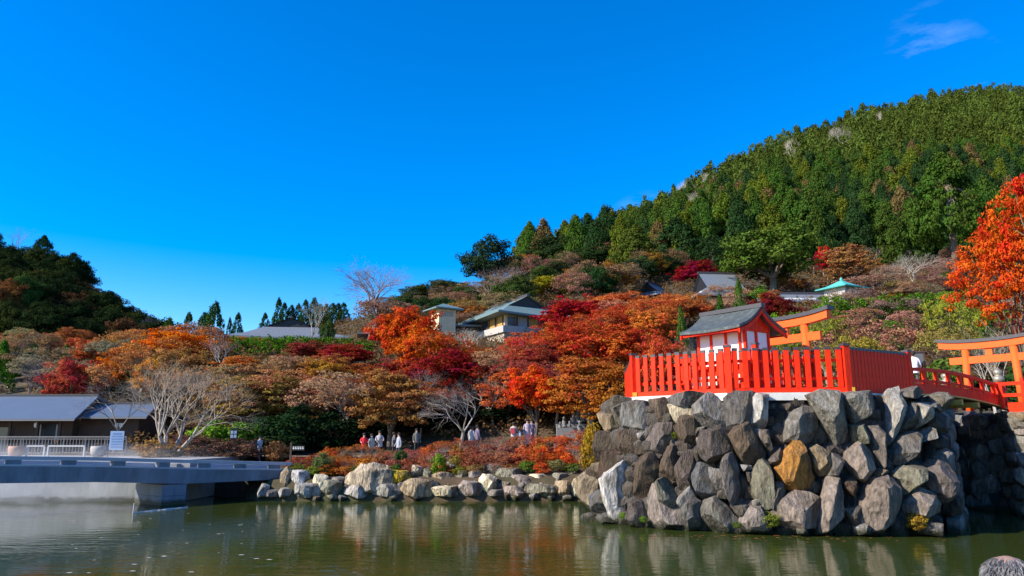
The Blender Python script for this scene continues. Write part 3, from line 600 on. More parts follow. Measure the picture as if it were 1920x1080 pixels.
for i, (x0, x1, y0, y1, c, words) in enumerate(BOULD):
    Y = 40.3 + max(0, 930 - y1) * 0.055; p0 = at(x0, y1, Y); p1 = at(x1, y0, Y); wd = p1.x - p0.x; hh = p1.z - p0.z
    rn = random.Random(300 + i); ring = []
    for k in range(9):
        a = 6.283 * k / 9 + rn.uniform(-.2, .2); ca, sa = math.cos(a), math.sin(a); mm = max(abs(ca), abs(sa)) ** 0.75
        ring.append((ca / mm * wd * .52 * rn.uniform(.92, 1.05), sa / mm * hh * .52 * rn.uniform(.92, 1.05)))
    me = rock_mesh('boulder', ring, 500 + i, 0.75, 0.5, 0.7, 0.07)
    o = link('boulder', me, None, jitval(GR[c], .08)); z0 = max(p0.z, -0.15)
    o.location = ((p0.x + p1.x) / 2, Y, (p0.z + p1.z) / 2)
    pl = int((x0 + x1) / 2)
    where = ('beside the end of the grey footbridge' if pl < 560 else 'by the sign post end of the shore' if pl < 640 else 'near the red-coated walker' if pl < 760 else 'in the middle of the far shore' if pl < 910 else 'under the scarlet shrubs' if pl < 1010 else 'next to the high stone wall')
    tag(o, f'{words} boulder at the pond edge {where}', 'boulder', 'boulders along the far shore')

for i in range(34):                               # small rocks wedged between the boulders
    px = 540 + i * 16.4 + rt.uniform(-5, 5); Y = 40.0 + rt.uniform(0, 1.0); wd = rt.uniform(.35, .7); hh = rt.uniform(.28, .5); rn = random.Random(900 + i)
    ring = [(math.cos(6.283 * k / 7 + rn.uniform(-.3, .3)) * wd * .5, math.sin(6.283 * k / 7 + rn.uniform(-.3, .3)) * hh * .5) for k in range(7)]
    o = link('rock', rock_mesh('rock', ring, 700 + i, .3, .25, .7, .07, 1), None, jitval(GR[rt.choice('gstbe')], .2)); x = xp(px, Y, 915); o.location = (x, Y, max(0.05, h(x, Y) * .6) + hh * .2)
    tag(o, 'small rock wedged between boulders ' + ('near the sign post' if px < 660 else 'below the red-coated walker' if px < 780 else 'in the middle of the far shore' if px < 930 else 'next to the stone wall'), 'rock', 'small rocks along the far shore')

# ---------------------------------------------------------------- shrine fence
FP = [at(1177, 745, 38.0), at(1190, 745, 30.65), at(1368, 735, 27.85), at(1590, 730, 27.35), at(1706, 727, 29.4)]
FP = [Vector((p.x, p.y)) for p in FP]; FZ = 4.86
kb = MB()
for i in range(4): kb.beam(FP[i], FP[i + 1], 0.42, TOPZ - 0.05, FZ - 0.004 - 0.003 * i)
tag(kb.build('kerb', CONC), 'pale concrete kerb under the red picket fence', 'kerb')
fence = thing('picket_fence', 'vermilion picket fence with dark capped pickets round the shrine island', 'fence')
PICK = MB().box((0, 0, 0.70), (0.18, 0.07, 1.40)).mesh('picket', RED); PCAP = MB().box((0, 0, 1.445), (0.195, 0.085, 0.10)).mesh('picket_cap', DKCAP)
def picket_run(parent, p, q, z, pitch, sc=1.0, gap0=0.25):
    d = (q - p); ln = d.length; d /= ln; n = int((ln - gap0 * 2) / pitch); nb = Vector((d.y, -d.x))
    for i in range(n + 1):
        c = p + d * (gap0 + i * (ln - 2 * gap0) / max(1, n)) + nb * 0.06
        o = link('picket', PICK, parent); o.location = (c.x, c.y, z); o.rotation_euler = (0, 0, math.atan2(d.y, d.x)); o.scale = (sc, sc, sc)
        k = link('picket_cap', PCAP, o)
for i in range(4):
    p, q = FP[i], FP[i + 1]
    MB().beam(p, q, 0.17, FZ + 0.003 * i, FZ + 0.17 + 0.003 * i).build('bottom_beam', RED, fence)
    MB().beam(p, q, 0.05, FZ + 0.45 + 0.003 * i, FZ + 0.56 + 0.003 * i, side=0.05).build('rail', RED, fence)
    MB().beam(p, q, 0.05, FZ + 1.12 + 0.003 * i, FZ + 1.23 + 0.003 * i, side=0.05).build('rail', RED, fence)
    picket_run(fence, p, q, FZ + 0.17, (0.28, 0.34, 0.36, 0.215)[i])
for i, p in enumerate(FP):
    a = math.atan2(*(FP[min(i + 1, 4)] - FP[max(i - 1, 0)]).yx)
    po = MB().box((p.x, p.y, FZ + 0.85), (0.24, 0.24, 1.70), a).build('post', RED, fence)
    MB().box((p.x, p.y, FZ + 1.74), (0.28, 0.28, 0.08), a).build('post_cap', DKCAP, po)
for i in (1, 3):                                  # gilt ends of the crossing sill beams
    d = (FP[i] - FP[i - 1]).normalized(); e = FP[i] + d * 0.22
    MB().beam(FP[i] + d * 0.1, e, 0.175, FZ + 0.008, FZ + 0.172).build('beam_end', GOLD, fence)
# inner fence round the shrine
A = Vector((0.59, -0.807)); B = Vector((0.807, 0.59)); O = Vector((7.3, 31.0))
S = lambda s, t: O + A * s + B * t
inner = thing('picket_fence', 'lower red inner fence close round the little shrine', 'fence')
for i, (p, q) in enumerate([(S(-0.3, -0.15), S(3.5, -0.15)), (S(3.5, -0.15), S(3.5, 3.9))]):
    MB().beam(p, q, 0.14, 5.1 + .004 * i, 5.25 + .004 * i).build('bottom_beam', RED, inner)
    MB().beam(p, q, 0.06, 6.1 + .004 * i, 6.2 + .004 * i, side=0.05).build('rail', RED, inner)
    picket_run(inner, p, q, 5.25, 0.33, 0.86)
for p in (S(-0.3, -0.15), S(3.5, -0.15), S(3.5, 3.9)):
    po = MB().box((p.x, p.y, 5.75), (0.2, 0.2, 1.9), 0.6).build('post', RED, inner); MB().box((p.x, p.y, 6.73), (0.24, 0.24, 0.07), 0.6).build('post_cap', DKCAP, po)

# ---------------------------------------------------------------- shrine
sh = thing('shrine', 'small red and white shrine with a curved grey copper roof inside the fence', 'shrine')
AZ = math.atan2(A.y, A.x)
def sbox(name, s, t, z, ds, dt, dz, m, parent=sh):
    c = S(s, t); return MB().box((c.x, c.y, z), (ds, dt, dz), AZ).build(name, m, parent)
sbox('stone_base', 1.45, 1.35, 4.98, 3.4, 2.7, 0.62, CONC); sbox('stone_base', 1.45, 1.35, 5.49, 2.9, 2.2, 0.38, CONC)
sbox('floor', 1.45, 1.25, 5.83, 2.7, 2.0, 0.28, RED)
sbox('wall', 1.45, 1.22, 6.75, 2.2, 1.42, 1.55, DARKWOOD)
tf, zb, zt = 0.46, 6.0, 7.48
for s in (0.32, 0.98, 1.72, 2.40, 2.62): sbox('post', s, tf, (zb + zt) / 2, 0.10, 0.12, zt - zb, RED)
for s0, s1 in ((0.37, 0.93), (1.03, 1.67), (1.77, 2.35), (2.45, 2.57)): sbox('wall_panel', (s0 + s1) / 2, tf + 0.03, 6.76, s1 - s0, 0.06, 1.30, WHITE)
sbox('beam', 1.47, tf, 7.44, 2.5, 0.13, 0.12, RED); sbox('beam', 1.47, tf - 0.004, 6.05, 2.5, 0.13, 0.10, RED)
for t_ in (0.46, 1.15, 1.95): sbox('post', 2.63, t_, (zb + zt) / 2, 0.12, 0.11, zt - zb + .01, RED)
for t0, t1 in ((0.54, 1.08), (1.22, 1.88)): sbox('wall_panel', 2.60, (t0 + t1) / 2, 6.76, 0.06, t1 - t0, 1.30, WHITE)
prf = [(-0.28, 7.50), (0.20, 7.67), (0.55, 7.86), (0.85, 8.07), (1.08, 8.27), (1.22, 8.42), (1.36, 8.27), (1.65, 8.05), (2.05, 7.83), (2.45, 7.66), (2.85, 7.50)]
r_ = MB(); nS = 7; P = []
for k in range(nS):
    s = -0.05 + 3.0 * k / (nS - 1); up = 0.05 * (2 * k / (nS - 1) - 1) ** 2
    for t_, z in prf:
        c = S(s, t_); P.append((c.x, c.y, z + up))
np_ = len(prf); Fq = [(k * np_ + j, k * np_ + j + 1, (k + 1) * np_ + j + 1, (k + 1) * np_ + j) for k in range(nS - 1) for j in range(np_ - 1)]
P2 = [(x, y, z - 0.11) for x, y, z in P]; n0 = len(P)
edge = [k * np_ for k in range(nS)] + [(nS - 1) * np_ + j for j in range(1, np_)] + [k * np_ + np_ - 1 for k in range(nS - 2, -1, -1)] + [j for j in range(np_ - 2, 0, -1)]
Fe = [(edge[i], edge[(i + 1) % len(edge)], n0 + edge[(i + 1) % len(edge)], n0 + edge[i]) for i in range(len(edge))]
r_.add(P + P2, Fq + [tuple(n0 + i for i in f[::-1]) for f in Fq] + Fe); roof = r_.build('roof', COPPER, sh)
c0, c1 = S(-0.12, 1.22), S(3.02, 1.22); MB().beam(c0, c1, 0.24, 8.36, 8.53).build('ridge', DKCAP, roof)
for s_ in (-0.02, 2.92):                          # bargeboards follow the roof curve
    bb = MB()
    for j in range(np_ - 1):
        p, q = S(s_, prf[j][0]), S(s_, prf[j + 1][0]); bb.beam(p, q, 0.07, prf[j][1] - 0.27, prf[j][1] - 0.112, prf[j + 1][1] - 0.27, prf[j + 1][1] - 0.112)
    bb.build('bargeboard', RED, roof)
g_ = MB(); Q = [S(2.68, t_) for t_, z in prf[1:-2]]; Zs = [z - 0.2 for t_, z in prf[1:-2]]
g_.add([(q.x, q.y, z) for q, z in zip(Q, Zs)] + [(Q[0].x, Q[0].y, 7.4), (Q[-1].x, Q[-1].y, 7.4)], [tuple(range(len(Q))) + (len(Q) + 1, len(Q))]); g_.build('gable', RED, sh)
for t_ in (-0.15, 2.70): 
    c0, c1 = S(-0.02, t_), S(2.9, t_); MB().beam(c0, c1, 0.09, 7.33 if t_ < 1 else 7.30, 7.41 if t_ < 1 else 7.37).build('eave_board', RED, roof)
for k in range(12):
    p, q = S(0.1 + k * 0.245, -0.18), S(0.1 + k * 0.245, 0.5); MB().beam(p, q, 0.06, 7.345, 7.415, 7.60, 7.67).build('rafter', RED, roof)
sbox('step', 1.45, 2.9, 5.4, 1.4, 0.6, 0.7, RED)

# ---------------------------------------------------------------- torii
def torii(name, label, pL, pR, z0, zt, over=1.0):
    t_ = thing(name, label, 'torii gate'); d = (pR - pL); ln = d.length; d /= ln; mid = (pL + pR) / 2
    for p, s in ((pL, -1), (pR, 1)):
        q = p - d * s * 0.12; MB().tube((p.x, p.y, z0 - 0.3), (q.x, q.y, zt - 0.45), 0.19, 0.16, 16).build('pillar', ORANGE, t_, True)
        MB().lathe((p.x, p.y, z0), [(0.27, -.05), (0.27, 0.14), (0.22, 0.2)]).build('pillar_base', DKCAP, t_)
    def curved(nm, h0, h1, wd, ext, m, cur):
        b_ = MB(); K = 14
        for k in range(K):
            a0, a1 = -1 + 2 * k / K, -1 + 2 * (k + 1) / K; p = mid + d * a0 * (ln / 2 + ext); q = mid + d * a1 * (ln / 2 + ext)
            c0, c1 = cur * abs(a0) ** 2.4, cur * abs(a1) ** 2.4; b_.beam(p, q, wd, h0 + c0, h1 + c0, h0 + c1, h1 + c1)
        return b_.build(nm, m, t_)
    curved('upper_lintel', zt - 0.46, zt - 0.14, 0.30, over * 0.92, ORANGE, 0.16); curved('lintel_roof', zt - 0.138, zt + 0.02, 0.42, over, DKCAP, 0.17)
    e = d * (ln / 2 + 0.55 * over); MB().beam(mid - e, mid + e, 0.16, zt - 1.14, zt - 0.80).build('lower_lintel', ORANGE, t_)
    MB().beam(mid - d * 0.15, mid + d * 0.15, 0.13, zt - 0.80, zt - 0.45).build('strut', ORANGE, t_)
    return t_
v2 = lambda p: Vector((p.x, p.y))
torii('torii', 'orange torii standing just behind the shrine roof inside the fence', v2(at(1432, 600, 32.4)), v2(at(1512, 600, 30.6)), TOPZ + 0.04, zp(590, 30.8), 1.15)
torii('torii', 'orange torii beyond the red bridge, cut off by the picture edge', v2(at(1809, 690, 36.3)), v2(at(1911, 690, 34.4)), 4.28, zp(634, 35.2), 1.15)

# ---------------------------------------------------------------- red arched bridge
rbz = lambda s, a, m, b: a * (1 - s) * (1 - 2 * s) + 4 * m * s * (1 - s) + b * s * (2 * s - 1)
BA, BBp = v2(at(1706, 740, 29.45)), v2(at(1890, 760, 33.6)); bd = (BBp - BA).normalized(); bn = Vector((-bd.y, bd.x)); BL = (BBp - BA).length
rbr = thing('arched_bridge', 'red arched footbridge with low railings leading to the shrine island', 'bridge')
def arch(nm, off, wd, f0, f1, m, parent=rbr, K=12, s0=0.0, s1=1.0):
    b_ = MB()
    for k in range(K):
        a0, a1 = s0 + (s1 - s0) * k / K, s0 + (s1 - s0) * (k + 1) / K; p = BA + bd * BL * a0 + bn * off; q = BA + bd * BL * a1 + bn * off
        b_.beam(p, q, wd, f0(a0), f1(a0), f0(a1), f1(a1))
    return b_.build(nm, m, parent)
GB = lambda s: rbz(s, 4.86, 4.84, 4.42); RTp = lambda s: rbz(s, 5.96, 5.92, 5.42)
DK = lambda s: GB(s) + 0.32
arch('deck', 1.15, 2.1, lambda s: DK(s) - 0.12, DK, mat('deck_planks', (0.16, 0.10, 0.06), 0.8, 0.2, 6))
for off in (0.0, 2.3):
    gi = arch('girder', off, 0.20, lambda s: GB(s) + 0.06, lambda s: GB(s) + 0.36, RED); arch('girder_edge', off, 0.24, GB, lambda s: GB(s) + 0.058, OCHRE, gi)
    arch('handrail', off, 0.15, lambda s: RTp(s) - 0.13, RTp, RED); arch('middle_rail', off, 0.10, lambda s: RTp(s) - 0.58, lambda s: RTp(s) - 0.47, RED); arch('lower_rail', off, 0.09, lambda s: GB(s) + 0.38, lambda s: GB(s) + 0.46, RED)
    for k in range(9):
        s = 0.03 + k * 0.94 / 8; p = BA + bd * BL * s + bn * off
        MB().box((p.x, p.y, (GB(s) + 0.36 + RTp(s) - 0.135) / 2), (0.15 if k % 2 == 0 else 0.12, 0.13, RTp(s) - 0.135 - GB(s) - 0.36), math.atan2(bd.y, bd.x)).build('baluster', RED, rbr)
for off in (0.0, 2.3):
    p = BA + bd * (BL * 0.93) + bn * off; zb_ = 4.62
    po = MB().lathe((p.x, p.y, zb_), [(0.21, 0), (0.21, 1.03)], 18).build('post', RED, rbr, True)
    MB().lathe((p.x, p.y, zb_ + 1.03), [(0.225, 0), (0.225, 0.26), (0.16, 0.28), (0.14, 0.33), (0.20, 0.40), (0.19, 0.50), (0.09, 0.58), (0.03, 0.66)], 18).build('finial', mat('bronze_finial', (0.28, 0.26, 0.20), 0.45, 0.3, 8, metallic=0.4), po, True)
for k in (0.45, 0.62):
    p = BA + bd * BL * k + bn * 0.6; MB().box((p.x, p.y, GB(k) - 0.18), (0.14, 1.6, 0.22), math.atan2(bd.y, bd.x)).build('cross_beam', OCHRE, rbr)
# railing on the far bank
rr = thing('railing', 'bright red railing on the bank beside the end of the arched bridge', 'railing')
p, q = v2(at(1876, 740, 33.0)), v2(at(1990, 740, 30.9)); d = (q - p).normalized()
for z0, z1 in ((5.48, 5.62), (4.98, 5.12)): MB().beam(p, q, 0.13, z0, z1).build('rail', RED, rr)
MB().beam(p + d * 0.3, q, 0.2, 4.25, 4.72).build('base_beam', RED, rr)
for k in range(4): c = p + d * (0.06 + k * 0.9); MB().box((c.x, c.y, 5.02), (0.13, 0.12, 1.5 if k else 1.1), math.atan2(d.y, d.x)).build('post', RED, rr)
nc = thing('notice_case', 'grey framed glass notice case behind the start of the red bridge', 'notice case', (*v2(at(1718, 680, 32.0)), TOPZ))
MB().box((0, 0, 1.95), (0.55, 0.5, 0.46), -.3).build('case', mat('case_glass', (0.10, 0.10, 0.105), 0.25, 0.1, 3), nc)
for x, y in ((-.27, -.25), (.27, -.25), (-.27, .25), (.27, .25)): c, s = math.cos(-.3), math.sin(-.3); MB().box((x * c - y * s, x * s + y * c, 1.12), (0.06, 0.06, 2.22), -.3).build('frame_post', DARKWOOD, nc)
MB().box((0, 0, 2.22), (0.66, 0.6, 0.06), -.3).build('top', DARKWOOD, nc)

# ---------------------------------------------------------------- grey footbridge on the left
gb = thing('footbridge', 'grey concrete footbridge with slotted parapet crossing the misty corner of the pond', 'bridge')
GP = [(v2(at(-150, 870, 30.2)), 2.55, 2.15, 1.42), (v2(at(180, 870, 34.8)), 2.36, 1.92, 1.25), (v2(at(350, 870, 38.3)), 2.14, 1.68, 0.97), (v2(at(548, 870, 41.9)), 1.90, 1.48, 1.02)]
RAILM = mat('rail_grey', (0.34, 0.36, 0.40), 0.5, 0.08, 2)
for i in range(3):
    (p, t0, m0, b0), (q, t1, m1, b1) = GP[i], GP[i + 1]; d = (q - p).normalized(); n = Vector((-d.y, d.x)); e = 0.003 * i
    MB().beam(p, q, 0.5, b0 + e, m0, b1 + e, m1, side=0.25).build('beam', BCONC, gb)
    MB().beam(p + n * .5, q + n * .5, 2.6, m0 - .3 + e, m0 - 0.02 + e, m1 - .3 + e, m1 - 0.02 + e, side=1.3).build('deck', BCONC, gb)
    MB().beam(p, q, 0.40, t0 - 0.16 + e, t0 + e, t1 - 0.16 + e, t1 + e, side=0.24).build('parapet_rail', RAILM, gb)
    MB().beam(p, q, 0.5, m0 + 0.002, m0 + 0.08, m1 + 0.002, m1 + 0.08, side=0.255).build('parapet_curb', RAILM, gb)
    MB().beam(p + n * 2.9, q + n * 2.9, 0.3, m0 - .5 + e, t0 - 0.22, m1 - .5 + e, t1 - 0.22).build('far_parapet', RAILM, gb)
    ln = (q - p).length; k = int(ln / 1.7)
    for j in range(k):
        c = p + d * (ln * (j + 0.5) / k) + n * 0.25; f = (j + 0.5) / k; za, zb2 = m0 + (m1 - m0) * f + 0.08, t0 + (t1 - t0) * f - 0.16
        MB().box((c.x, c.y, (za + zb2) / 2), (0.55, 0.36, zb2 - za + 0.04), math.atan2(d.y, d.x)).build('parapet_block', BCONC, gb)
p, q = GP[1][0], GP[2][0]; d = (q - p).normalized(); n = Vector((-d.y, d.x))
for z0, z1 in ((-0.8, 0.42), (0.435, 0.96)):
    MB().beam(q - d * 1.15, q + d * 0.1, 2.6, z0, z1, side=1.3).build('pier', BCONC, gb)
ew = MB(); ew.beam((-45, 40.0), (-17.5, 40.0), 0.5, -0.8, 1.9); wet = tag(ew.build('embankment_wall', mat('damp_concrete', (0.30, 0.31, 0.32), 0.8, 0.3, 1.2, .3, 10, stretch=(1, 1, .3), var2=(.16, .165, .16, .6))), 'pale concrete embankment wall behind the grey footbridge', 'retaining wall')

ab = MB(); ab.beam((-19.4, 44.6), (-14.6, 43.4), 0.4, -0.8, 1.5); tag(ab.build('abutment', COREM), 'abutment toned near-black for shade under the shore end of the grey footbridge', 'abutment')  # near-black colour stands in for shade in the opening under the deck
wet_band(MATS['damp_concrete']); wet_band(BCONC)
# ---------------------------------------------------------------- rest house and its court
GZ = 2.12
rh = thing('rest_house', 'low brown rest house with a slate-blue metal roof behind the railing', 'building')
ROOFM = mat('slate_metal_roof', (0.10, 0.13, 0.175), 0.45, 0.07, 0.8)
def gable_house(parent, x0, x1, y0, y1, ze, zr, yr, wall_in, m):
    b_ = MB(); th = 0.14
    P = [(x0, y0, ze), (x1, y0, ze), (x1 - .9, yr, zr), (x0, yr, zr), (x1, y1, ze), (x0, y1, ze)]
    P2 = [(a, c, z - th) for a, c, z in P]
    b_.add(P + P2, [(0, 1, 2, 3), (3, 2, 4, 5), (7, 6, 9, 8), (8, 9, 11, 10), (0, 6, 7, 1), (1, 7, 8, 2), (2, 8, 10, 4), (4, 10, 11, 5), (5, 11, 9, 3), (3, 9, 6, 0)])
    r = b_.build('roof', ROOFM, parent); MB().box(((x0 + x1 - .9) / 2, yr, zr + 0.05), (x1 - x0 - .9, 0.3, 0.14)).build('ridge', DKCAP, r)
    MB().box(((x0 + x1) / 2, y0 - .02, ze - 0.11), (x1 - x0, 0.1, 0.1)).build('gutter', GREYM, r)
    w_ = MB(); w_.prism([(x0 + .4, y0 + wall_in), (x1 - 1.0, y0 + wall_in), (x1 - 1.0, y1 - wall_in), (x0 + .4, y1 - wall_in)], GZ - 0.1, ze - 0.16); w_.build('wall', BROWNW, parent)
    g = MB(); g.add([(x1 - 1.02, y0 + wall_in, ze - .17), (x1 - 1.02, y1 - wall_in, ze - .17), (x1 - 1.02, yr, zr - 0.25)], [(0, 1, 2)]); g.build('gable', DARKWOOD, parent)
ze, zr = zp(785, 54), zp(742, 58.5)
gable_house(rh, -62, xp(140, 54, 785), 54, 63, ze, zr, 58.5, 1.6, ROOFM)
gable_house(rh, xp(150, 55.5, 785) - 3.4, xp(275, 55.5, 785), 55.5, 62.5, zp(781, 55.5), zp(757, 59), 59, 0.9, ROOFM)
yw = 55.55
for px, wd, m, z0, z1 in ((4, 1.3, mat('window_glass', (0.05, 0.06, 0.09), 0.15, 0.1, 2), 2.2, 4.0), (92, 1.2, BLACK, 2.2, 4.2)):
    o = MB().box((xp(px, yw, 810), yw, (z0 + z1) / 2), (wd, 0.12, z1 - z0)).build('window' if px < 50 else 'door', m, rh)
    for s in (-1, 1): MB().box((xp(px, yw, 810) + s * wd / 2, yw - .03, (z0 + z1) / 2), (0.1, 0.14, z1 - z0)).build('frame', mat('pale_frame', (0.42, 0.36, 0.30), .6), o)
for px in (18, 112, 70): MB().box((xp(px, 55.0, 810), 55.0, 3.2), (0.16, 0.16, 2.4)).build('post', DARKWOOD, rh)
MB().lathe((xp(71, 55.2, 798), 55.1, zp(802, 55)), [(0.12, 0), (0.2, 0.1), (0.2, 0.32), (0.1, 0.4)]).build('lamp', WHITE, rh)
for px in (219, 227): MB().box((xp(px, 56.3, 798), 56.3, zp(797, 56.3)), (0.24, 0.12, 0.3)).build('vent', WHITE, rh)
rl = thing('railing', 'thin grey metal railing with upright bars before the rest house', 'railing')
x0, x1 = xp(-60, 51), xp(250, 51); yR = 51.0
for z0, d_ in ((3.30, .08), (3.16, .05), (2.26, .05)): MB().box(((x0 + x1) / 2, yR, z0), (x1 - x0, d_, d_)).build('rail', GREYM, rl)
BAR = MB().box((0, 0, 2.71), (0.035, 0.035, 0.9)).mesh('bar', GREYM); k = 0
while x0 + k * 0.21 < x1:
    o = link('bar', BAR, rl); o.location = (x0 + k * 0.21, yR, 0); k += 1
for k in range(9): MB().box((x0 + k * (x1 - x0) / 8, yR + .06, 2.7), (0.09, 0.05, 1.2)).build('post', GREYM, rl)
TERRA = mat('terracotta', (0.42, 0.24, 0.16), 0.8, 0.15, 4); PG = mat('grey_pot', (0.36, 0.33, 0.31), 0.8, 0.15, 4)
for px, m, lab in ((30, TERRA, 'round terracotta planter pot on the court by the railing'), (184, PG, 'round grey planter pot beside the white notice board')):
    o = MB().lathe((0, 0, 0), [(0.28, 0), (0.42, 0.15), (0.46, 0.45), (0.43, 0.62), (0.36, 0.62), (0.34, 0.5)], 18).build('planter_pot', m, None, True); o.location = (xp(px, 46.5, 850), 46.5, GZ); tag(o, lab, 'planter')
PIPE = mat('white_pipe', (0.45, 0.44, 0.43), 0.5, .05)
for pa, pb, lab in ((50, 83, 'short white metal barrier frame next to the terracotta pot'), (90, 158, 'long white metal barrier frame in the drifting mist')):
    t_ = thing('barrier_frame', lab, 'barrier', (0, 0, 0)); a, c = xp(pa, 46.8, 845), xp(pb, 46.8, 845)
    MB().box(((a + c) / 2, 46.8, 2.74), (c - a, 0.09, 0.09)).build('top_bar', PIPE, t_)
    for x in (a, c): MB().box((x, 46.8, 2.40), (0.09, 0.089, 0.60)).build('leg', PIPE, t_)
sb_ = thing('sign_board', 'tilted pale blue standing notice board before the rest house', 'sign', (xp(219, 46.5, 825), 46.5, GZ), 0.12)
bo = MB().box((0, 0, 0.95), (0.80, 0.05, 1.15)).build('board', mat('board_blue', (0.26, 0.36, 0.52), 0.5, 0.08, 2), sb_)
for k in range(6): MB().box((0.02 * (k % 2), -0.031, 1.36 - k * 0.16), (0.62 if k else 0.5, 0.012, 0.07 if k else 0.11), 0).build('lettering_line', mat('board_ink', (0.12, 0.22, 0.42), .6), bo)
for x in (-.45, .45): MB().tube((x * 1.1, 0.1, 0), (x * .75, 0.03, 1.5), 0.025, 0.025, 6).build('leg', GREYM, sb_)
ls = thing('lantern_sign', 'dark posted lantern sign with white panels near the footbridge end', 'lamp', (*v2(at(437, 840, 46.6)), 1.9), 0.2)
MB().box((0, 0, 0.65), (0.10, 0.10, 1.3)).build('post', DARKWOOD, ls); MB().box((0, 0, 1.55), (0.42, 0.36, 0.56)).build('case', DARKWOOD, ls); MB().box((0, 0, 1.88), (0.56, 0.5, 0.08)).build('cap', DARKWOOD, ls)
for z in (1.43, 1.67):
    for x in (-.095, .095): MB().box((x, -0.185, z), (0.15, 0.02, 0.19)).build('panel', WHITE, ls)
ps = thing('sign_post', 'dark wooden sign post with a small white-lettered board by the shore', 'sign', (*v2(at(544, 870, 42.3)), 1.05))
MB().box((0, 0, 0.95), (0.09, 0.09, 1.95)).build('post', DARKWOOD, ps); bo = MB().box((0.40, 0, 1.62), (0.70, 0.05, 0.24)).build('board', BLACK, ps)
for k in range(5):                               # five small characters, too far to read: each a few strokes
    g = MB(); x = 0.14 + k * 0.13
    g.box((x, -.03, 1.68), (0.09, .01, .02)); g.box((x, -.031, 1.61), (0.10, .01, .02)); g.box((x - .02 * (k % 2), -.032, 1.63), (0.02, .01, .13)); g.box((x + .03, -.033, 1.59), (0.02, .01, .08)); g.build('character', WHITE, bo)

# ---------------------------------------------------------------- buildings on the slope
def irimoya(parent, c, rz, Lx, Ly, z0, z1, z2, gx, gy, m, gm, th=0.22):
    cs, sn = math.cos(rz), math.sin(rz); W = lambda x, y, z: (c[0] + x * cs - y * sn, c[1] + x * sn + y * cs, z)
    b_ = MB(); E = [(-Lx / 2, -Ly / 2), (Lx / 2, -Ly / 2), (Lx / 2, Ly / 2), (-Lx / 2, Ly / 2)]; I = [(-gx / 2, -gy / 2), (gx / 2, -gy / 2), (gx / 2, gy / 2), (-gx / 2, gy / 2)]
    M_ = [((a[0] + e[0]) / 2, (a[1] + e[1]) / 2) for a, e in zip(I, E)]; zm = z0 + (z1 - z0) * 0.42
    P = [W(x, y, z0 + (0.25 if th > .2 else .1)) for x, y in E] + [W(x, y, zm) for x, y in M_] + [W(x, y, z1) for x, y in I] + [W(-gx / 2, 0, z2), W(gx / 2, 0, z2)]
    mid_e = [W(0, -Ly / 2, z0), W(Lx / 2, 0, z0), W(0, Ly / 2, z0), W(-Lx / 2, 0, z0)]
    o = len(P); P += mid_e; Fc = []
    for i in range(4):
        j = (i + 1) % 4; Fc += [(i, o + i, 4 + i), (o + i, 4 + j, 4 + i), (o + i, j, 4 + j), (4 + i, 4 + j, 8 + j, 8 + i)]
    Fc += [(8, 9, 13, 12), (10, 11, 12, 13)]
    b_.add(P, Fc)
    S_ = [W(x, y, z0 + (0.25 if th > .2 else .1) - th) for x, y in E] + [W(0, -Ly / 2, z0 - th), W(Lx / 2, 0, z0 - th), W(0, Ly / 2, z0 - th), W(-Lx / 2, 0, z0 - th)]
    T_ = [P[i] for i in range(4)] + P[o:o + 4]; ring = [0, 4, 1, 5, 2, 6, 3, 7]
    b_.add(T_ + S_, [(ring[i], ring[(i + 1) % 8], 8 + ring[(i + 1) % 8], 8 + ring[i]) for i in range(8)] + [tuple(8 + k for k in ring[::-1])])
    r = b_.build('roof', m, parent)
    for s in (-1, 1):
        g = MB(); x = s * (gx / 2 - 0.35); g.add([W(x, -gy / 2, z1), W(x, gy / 2, z1), W(x, 0, z2 - 0.1)], [(0, 1, 2)]); g.build('gable', gm, r)
    q0, q1 = W(-gx / 2 - .1, 0, 0), W(gx / 2 + .1, 0, 0); MB().beam(q0, q1, 0.4, z2 - 0.12, z2 + 0.22).build('ridge', DKCAP, r)
    return r
# hillside hall with patina roof
hb = thing('hillside_house', 'cream walled house with green copper hip-and-gable roof among the red maples', 'building')
E1 = Vector((0.88, 0.47)); E2 = Vector((-0.47, 0.88)); K0 = v2(at(937, 580, 90)); za = zp(580, 90) - 0.2
cH = K0 + E1 * 5.6 + E2 * 8.8; rz = math.atan2(E2.y, E2.x)
irimoya(hb, cH, rz, 17.8, 11.6, za - .1, za + 1.35, za + 2.9, 12.0, 6.0, GREENROOF, BLACK)
H = lambda a, c: K0 + E1 * a + E2 * c
CREAM = mat('cream_wall', (0.62, 0.50, 0.32), 0.8, 0.08, 2); AMBER = mat('amber_blind', (0.42, 0.24, 0.06), 0.6, 0.15, 3); GLS = mat('dark_glass', (0.04, 0.045, 0.05), 0.15, 0.1, 2)
zw = za - 2.3
MB().prism([tuple(H(1.4, 1.4)), tuple(H(10.0, 1.4)), tuple(H(10.0, 16.2)), tuple(H(1.4, 16.2))], zw, za - 0.1).build('wall', CREAM, hb)
for k in range(6):
    c = H(1.36, 2.5 + k * 2.1); o = MB().box((c.x, c.y, za - 1.0), (1.5, 0.12, 1.4), rz).build('window', AMBER if k < 2 else GLS, hb)
    for s in (-1, 1): c2 = H(1.33, 2.5 + k * 2.1 + s * .8); MB().box((c2.x, c2.y, za - 1.0), (0.12, 0.16, 1.5), rz).build('frame', DARKWOOD, o)
